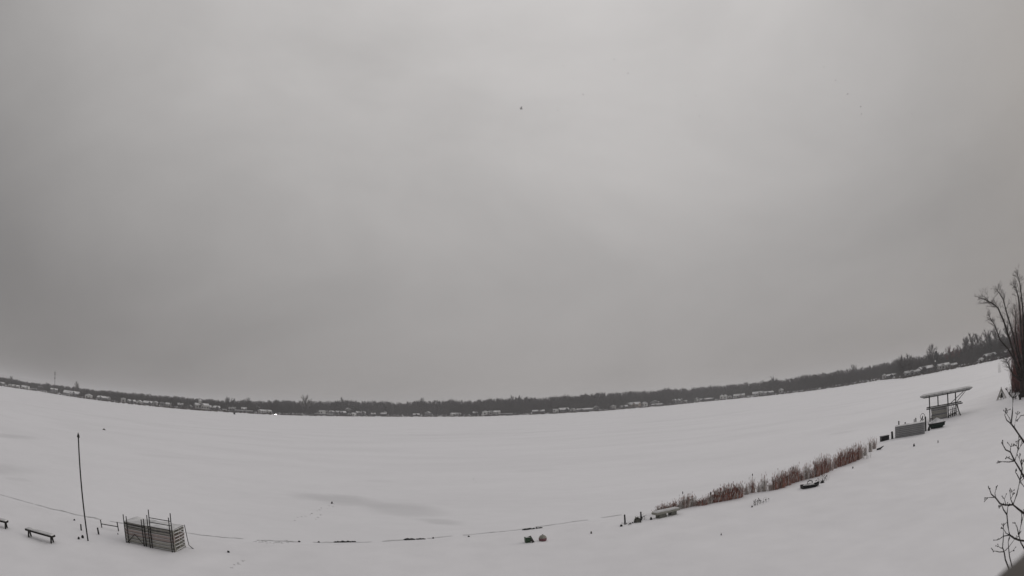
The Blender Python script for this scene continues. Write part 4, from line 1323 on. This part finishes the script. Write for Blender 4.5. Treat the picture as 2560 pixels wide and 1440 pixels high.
for i, (px, hp, which, wf) in enumerate(CLUMPS):
    p = gp(px, float(np.interp(px, BX, BY)))
    H_ = hp * px_scale(px, math.hypot(p.x, p.y)) * 1.08
    if which not in _mesh_cache:
        oo = REED[which][0].build('reed_clump', ['reed_red', 'reed_tan', 'reed_grey'])
        _mesh_cache[which] = oo.data
    else:
        oo = link('reed_clump', _mesh_cache[which])
    oo.location = p
    oo.scale = (wf * (.62 if which in (3, 4, 5) else .80), wf * .70, H_ * 1.12)
    oo.rotation_euler = (0, 0, rn.uniform(-.5, .5) + math.pi * (i % 2))
    where = 'left end' if i < 23 else 'right end'
    k_ = i if i < 23 else len(CLUMPS) - 1 - i
    tag(oo, '%s dry reed clump, %s from the %s of the shore row' % (LOOK[which], ord_at(k_), where), 'reeds', 'reed clumps in the row along the near shore')
# sparse weeds in front of the reeds and by the posts
def weeds(px, py, wpx, hpx, n, label, seed):
    p = gp(px, py)
    k = px_scale(px, math.hypot(p.x, p.y))
    r = random.Random(seed)
    b = MB()
    for i in range(n):
        x_, y_ = r.uniform(-.5, .5) * wpx * k, r.uniform(-.3, .3)
        h = hpx * k * r.uniform(.4, 1)
        b.tube([(x_, y_, -.05), (x_ + r.gauss(0, .05), y_, h * .6), (x_ + r.gauss(0, .14), y_ + r.gauss(0, .08), h)], [.010, .008, .004], 4)
        if r.random() < .4:
            b.blob((x_, y_, h * .9), (.03, .03, .05), i, 5, 3, .3)
    tag(b.build('weeds', 'twig', None, False, p, (0, 0, .25)), label, 'weeds', 'sparse dry weeds')
weeds(1903, 1258, 52, 14, 26, 'sparse dark weeds in the snow below the greyish reeds', 1)
weeds(2056, 1203, 40, 14, 22, 'pale dry weeds right behind the black sled', 2)
weeds(1603, 1299, 26, 14, 14, 'thin dry weeds around the posts by the arched tarp', 3)
weeds(1570, 1311, 14, 5, 8, 'low weeds at the foot of the left upright post', 4)
weeds(2168, 1146, 24, 16, 12, 'thin weeds at the far end of the reeds', 5)
for i, (px, yb, yt) in enumerate([(1881, 1232, 1187), (1707, 1268, 1232), (1976, 1208, 1172), (1983, 1206, 1169), (2064, 1178, 1149), (2078, 1172, 1151), (1776, 1258, 1233)]):
    p = gp(px, yb)
    h = at_dist(px, yt, math.hypot(p.x, p.y)).z - p.z
    t = thing('cattail', ['tallest cattail with black head above the greyish reeds', 'cattail above the near end of the reeds', 'left one of two cattails above the middle reeds', 'right one of two cattails above the middle reeds', 'cattail above the reeds past the sled', 'slanting cattail nearest the far red reeds', 'cattail above the first dark red reeds'][i], 'cattail', p, 0, 'cattails')
    MB().tube([(0, 0, -.05), (.02, 0, h * .5), (0, 0, h)], [.010, .008, .005], 5).build('stem', 'reed_tan', t)
    MB().blob((0, 0, h), (.035, .035, .10), i, 7, 5, .1).build('head', 'black', t)

# ------------------------------------------------------------------ the big multi-stemmed tree, pole tipi and log at the right edge
TB = gp(2562, 990)
TD = math.hypot(TB.x, TB.y)
tree = thing('willow_tree', 'big dark multi-stemmed bare tree at the right picture edge', 'tree', TB)
def z4(X_, Y_): return 2360 + X_ / 4.0, 660 + Y_ / 4.0
rt = random.Random(9)
stems = [
    ([(775, 1170), (690, 1105), (650, 1020), (625, 960)], .16, -1.5),
    ([(790, 1200), (735, 1090), (705, 960), (640, 850), (560, 760), (510, 620), (460, 535)], .20, 1.0),
    ([(795, 1180), (725, 1000), (670, 800), (600, 580), (540, 440), (480, 390), (395, 350)], .22, -.5),
    ([(800, 1150), (735, 900), (690, 700), (630, 500), (590, 350), (535, 265)], .22, 2.0),
    ([(805, 1100), (745, 850), (715, 650), (718, 480)], .17, -2.0),
    ([(810, 1100), (775, 760), (765, 560), (742, 330), (718, 245)], .22, .3),
    ([(815, 1050), (800, 760), (790, 480), (760, 200), (738, 125)], .24, 1.4),
    ([(830, 1050), (840, 700), (850, 400), (880, 150)], .25, -1.0),
    ([(840, 1080), (900, 800), (960, 500), (1010, 280)], .24, 1.0),
    ([(840, 1120), (960, 900), (1060, 700), (1140, 560)], .22, -1.5)]
twb = MB()
def twigs(p, d, L, r, depth):
    q = p + d * L
    twb.tube([p, p + d * L * .5 + Vector((0, 0, L * .04)), q], [r, r * .7, r * .35], 3, False)
    if depth == 0: return
    for _ in range(3):
        dd = (d + Vector((rt.gauss(0, .45), rt.gauss(0, .45), rt.gauss(.12, .3)))).normalized()
        twigs(p + d * L * rt.uniform(.35, 1), dd, L * rt.uniform(.5, .75), r * .6, depth - 1)
MB().tube([(0, 0, -.4), (0, 0, .8), (.1, .1, 2.2), (.3, .2, 4.0)], [1.15, .85, .75, .5], 12).build('trunk', 'bark', tree, True)
for pts, r0, dep in stems:
    P = []
    for i, (X_, Y_) in enumerate(pts):
        px, py = z4(X_, Y_)
        P.append(at_dist(px, py, TD + dep * (.3 + i * .8)) - TB)
    n = len(P)
    MB().tube(P, [r0 * (1 - .78 * i / (n - 1)) for i in range(n)], 7).build('limb', 'bark', tree, True)
    for i in range(1, n):
        seg = (P[i] - P[i - 1])
        for _ in range(9 if i > 1 else 3):
            f = rt.random()
            dd = (seg.normalized() + Vector((rt.gauss(0, .5), rt.gauss(0, .5), rt.gauss(.1, .3)))).normalized()
            twigs(P[i - 1].lerp(P[i], f), dd, rt.uniform(.5, 1.25) * (.7 if i < 2 else 1), .030, 3)
    for _ in range(6):
        dd = ((P[-1] - P[-2]).normalized() + Vector((rt.gauss(0, .4), rt.gauss(0, .4), rt.gauss(.05, .25)))).normalized()
        twigs(P[-1], dd, rt.uniform(.5, 1.0), .026, 3)
twb.build('twigs', 'mid_twig', tree)
# reddish brush behind the tree
b = MB()
for i in range(800):
    px, py = rt.uniform(2530, 2600), rt.gauss(900, 40)
    base = at(px, 975 + rt.uniform(-12, 12), .3)
    h = rt.uniform(1.5, 15.0) * (.4 + .6 * min(1, (px - 2525) / 30))
    b.tube([base, base + Vector((rt.gauss(0, .5), rt.gauss(0, .5), h))], [.035, .01], 3, False)
tag(b.build('red_brush', 'red_twig'), 'reddish bare brush behind the big tree at the right edge', 'brush', kind='stuff')
# tipi of poles
p = gp(2504, 998)
d = math.hypot(p.x, p.y)
k = px_scale(2504, d)
h = at_dist(2505.5, 967, d).z - p.z
t = thing('pole_tipi', 'small tipi of leaning poles left of the big tree', 'tipi', p)
for i in range(9):
    a = i * .698
    R = 13 * k
    b_ = (math.cos(a) * R, math.sin(a) * R, -.1)
    MB().tube([b_, (-math.cos(a) * .06, -math.sin(a) * .06, h)], [.055, .04], 6).build('pole', 'wood' if i % 3 else 'grey_wood', t)
MB().blob((0, 0, h * .25), (.28, .28, .45), 2, 8, 6, .3, -.5).build('firewood', 'dark_wood', t)
A, B = gp(2546, 1000), gp(2580, 993)
t = thing('log_bench', 'dark low log bench under the big tree at the right edge', 'bench', A, frame_to(A, B))
l = (B - A).length
MB().tube([(0, 0, .55), (l, .1, .6)], .16, 8).build('seat', 'dark_wood', t)
MB().box((.3, 0, .22), (.35, .4, .5)).build('leg', 'dark_wood', t)
MB().box((l - .3, 0, .22), (.35, .4, .5)).build('leg', 'dark_wood', t)
for i, (px, py) in enumerate([(2530, 985), (2545, 978), (2538, 992), (2500, 925)]):
    weeds(px, py + 6, 16, 34 if i < 3 else 24, 26, ['bare shrub left of the big tree trunk', 'bare shrub against the big tree trunk', 'low bare shrub before the big tree', 'pale bare shrub on the ice side of the big tree'][i], 40 + i)

# ------------------------------------------------------------------ near branches and roof edge at the lower right
ND = 6.0
root = at_dist(2665, 1300, ND)
root.z = gz(root.x, root.y)
sh = thing('dogwood_tree', 'near dark bare branches reaching in from the right picture edge', 'tree', root)
def nb(X_, Y_, dd=0.0):
    return at_dist(2440 + X_ / 3.133, 980 + Y_ / 3.13, ND + dd) - root
trunk_pts = [Vector((0, 0, -.2)), at_dist(2660, 1500, ND) - root, at_dist(2655, 1300, ND) - root, at_dist(2645, 1150, ND + .1) - root, at_dist(2640, 950, ND + .2) - root]
MB().tube(trunk_pts, [.06, .05, .045, .035, .02], 8).build('trunk', 'near_bark', sh, True)
BR = [
    ([(560, 600), (376, 390), (340, 340), (300, 280), (275, 250), (285, 160), (290, 50), (262, 15)], .0115, .3),
    ([(275, 250), (240, 220), (225, 180), (235, 150)], .006, .3), ([(275, 252), (265, 210), (240, 170)], .005, .32), ([(300, 275), (310, 220), (322, 180)], .005, .28),
    ([(290, 45), (262, 20), (245, -10)], .006, .3), ([(290, 45), (312, 8)], .006, .35), ([(292, 48), (320, 30), (335, 5)], .005, .25),
    ([(560, 860), (376, 665), (340, 600), (303, 540), (330, 450), (335, 380)], .0105, -.2), ([(303, 540), (270, 470), (232, 452), (210, 412)], .0085, -.25), ([(268, 470), (272, 428)], .005, -.2),
    ([(300, 540), (262, 520), (246, 515)], .005, -.3), ([(302, 540), (255, 548), (203, 545)], .006, -.15), ([(330, 450), (318, 420)], .005, -.2), ([(330, 455), (346, 430)], .004, -.2),
    ([(560, 1040), (376, 950), (330, 915), (290, 882), (320, 800), (345, 690), (362, 600), (350, 545)], .0110, .1), ([(345, 690), (318, 640), (308, 628)], .006, .1), ([(345, 685), (376, 645)], .006, .05),
    ([(290, 882), (232, 885), (190, 875), (155, 830), (120, 800), (108, 765)], .0095, .15), ([(155, 830), (148, 795), (156, 760)], .005, .2), ([(140, 825), (97, 826)], .005, .1),
    ([(290, 880), (272, 840), (266, 788)], .006, .05), ([(235, 883), (222, 838)], .005, .15), ([(270, 840), (288, 808)], .005, .1), ([(215, 882), (196, 892)], .004, .1),
    ([(560, 1180), (376, 1165), (340, 1160), (300, 1145), (262, 1118), (250, 1050), (242, 960), (215, 920), (204, 890)], .0110, -.1), ([(242, 960), (250, 895)], .006, -.1), ([(262, 1118), (235, 1105), (215, 1070)], .005, -.15),
    ([(262, 1120), (215, 1128), (185, 1150), (163, 1158)], .006, -.2), ([(335, 1120), (322, 1060), (308, 1030)], .006, -.1), ([(335, 1120), (355, 1030), (358, 955)], .008, -.05), ([(355, 1030), (372, 960)], .006, -.05),
    ([(520, 1420), (376, 1222), (352, 1180), (335, 1120)], .009, -.1),
    ([(300, 1500), (230, 1312), (220, 1250), (208, 1215), (215, 1130), (213, 1045)], .0085, .35), ([(220, 1250), (180, 1252), (158, 1246), (136, 1244)], .006, .35), ([(210, 1225), (190, 1218), (178, 1210)], .005, .3),
    ([(228, 1242), (255, 1215), (300, 1155)], .005, .4), ([(300, 1450), (262, 1285), (255, 1220), (252, 1172)], .0075, .45), ([(260, 1262), (272, 1250), (288, 1242)], .004, .45),
    ([(560, 500), (376, 180), (350, 185), (330, 215)], .006, .5), ([(560, 760), (376, 740), (360, 720), (350, 700)], .006, .2), ([(376, 540), (352, 560), (340, 520)], .005, .1)]
rb_ = random.Random(31)
for pts, r0, dd in BR:
    P = [nb(x_, y_, dd + .06 * i * rb_.uniform(-1, 1)) for i, (x_, y_) in enumerate(pts)]
    n = len(P)
    br_o = MB().tube(P, [1.2 * r0 * (1 - .5 * i / (n - 1)) for i in range(n)], 6).build('branch', 'near_bark', sh, True)
    b = MB()
    for _ in range(3):
        tdir = ((P[-1] - P[-2]).normalized() + Vector((rb_.gauss(0, .5), rb_.gauss(0, .5), rb_.gauss(.1, .4)))).normalized()
        q = P[-1] + tdir * rb_.uniform(.02, .07)
        b.tube([P[-1], q], [r0 * .6, .0035], 5)
        b.blob(q, (.007, .007, .009), 1, 5, 3, 0)
    b.build('buds', 'near_bark', br_o)
# roof edge just under the camera at the right
RE = [(2476, 1475), (2490, 1446), (2508, 1428), (2530, 1410), (2550, 1394), (2566, 1376), (2604, 1345), (2690, 1305)]
b = MB()
for i, (px, py) in enumerate(RE):
    for j in range(6):
        p = at_dist(px + j * 14, py + (0, 6, 22, 50, 100, 190)[j], 0.46 - .03 * j + .008 * i)
        b.v.append(p)
for i in range(len(RE) - 1):
    for j in range(5):
        q = i * 6 + j
        b.f.append((q, q + 1, q + 7, q + 6)); b.mi.append(0)
o = b.build('roof_edge', 'shingle', None, True)
so = o.modifiers.new('thick', 'SOLIDIFY'); so.thickness = .01
tag(o, 'dim grey-brown roof edge close below the branches in the lower right corner', 'roof edge')

# a few flakes drifting past, close to the house
mb = MB()
for i, (px, py, s_, d) in enumerate([(1303, 271, 6, 3.0), (1394, 276, 2.2, 4), (1570, 183, 2.2, 5), (1458, 236, 2, 6), (1535, 148, 1.8, 5), (2119, 235, 2.6, 4), (2152, 267, 2.4, 4.5), (2154, 285, 2.0, 5), (2089, 201, 2.0, 4), (1749, 290, 2.0, 6), (1432, 197, 1.4, 5), (1228, 75, 1.6, 5), (2060, 168, 1.6, 5), (1740, 240, 1.4, 6), (1700, 262, 1.2, 6), (2397, 324, 1.6, 5), (2280, 284, 1.4, 5), (1874, 296, 1.3, 6), (1960, 80, 1.4, 5), (1408, 165, 1.5, 5)]):
    c = at_dist(px, py, d)
    k = s_ / 1384 * d
    for q in range(4):
        v = Vector((rn.gauss(0, 1), rn.gauss(0, 1), rn.gauss(0, 1))).normalized()
        mb.tube([c - v * k, c + v * k * .8], [k * .22, k * .12], 4)
tag(mb.build('falling_snow', 'flake'), 'scattered single snowflakes drifting in the sky', 'snow', kind='stuff')

# haze: the air between here and the far shore
hz = bpy.data.materials.new('haze_air')
hz.use_nodes = True
nt = hz.node_tree
for n in list(nt.nodes):
    nt.nodes.remove(n)
o_ = nt.nodes.new('ShaderNodeOutputMaterial')
pv = nt.nodes.new('ShaderNodeVolumePrincipled')
pv.inputs['Color'].default_value = (0.93, 0.93, 0.95, 1)
pv.inputs['Density'].default_value = 0.00023
pv.inputs['Anisotropy'].default_value = 0.2
nt.links.new(pv.outputs[0], o_.inputs['Volume'])
M['haze'] = hz
tag(MB().box((0, 0, 29), (9000, 9000, 80)).build('haze', 'haze'), 'thin grey winter haze over the lake', 'haze', kind='stuff')
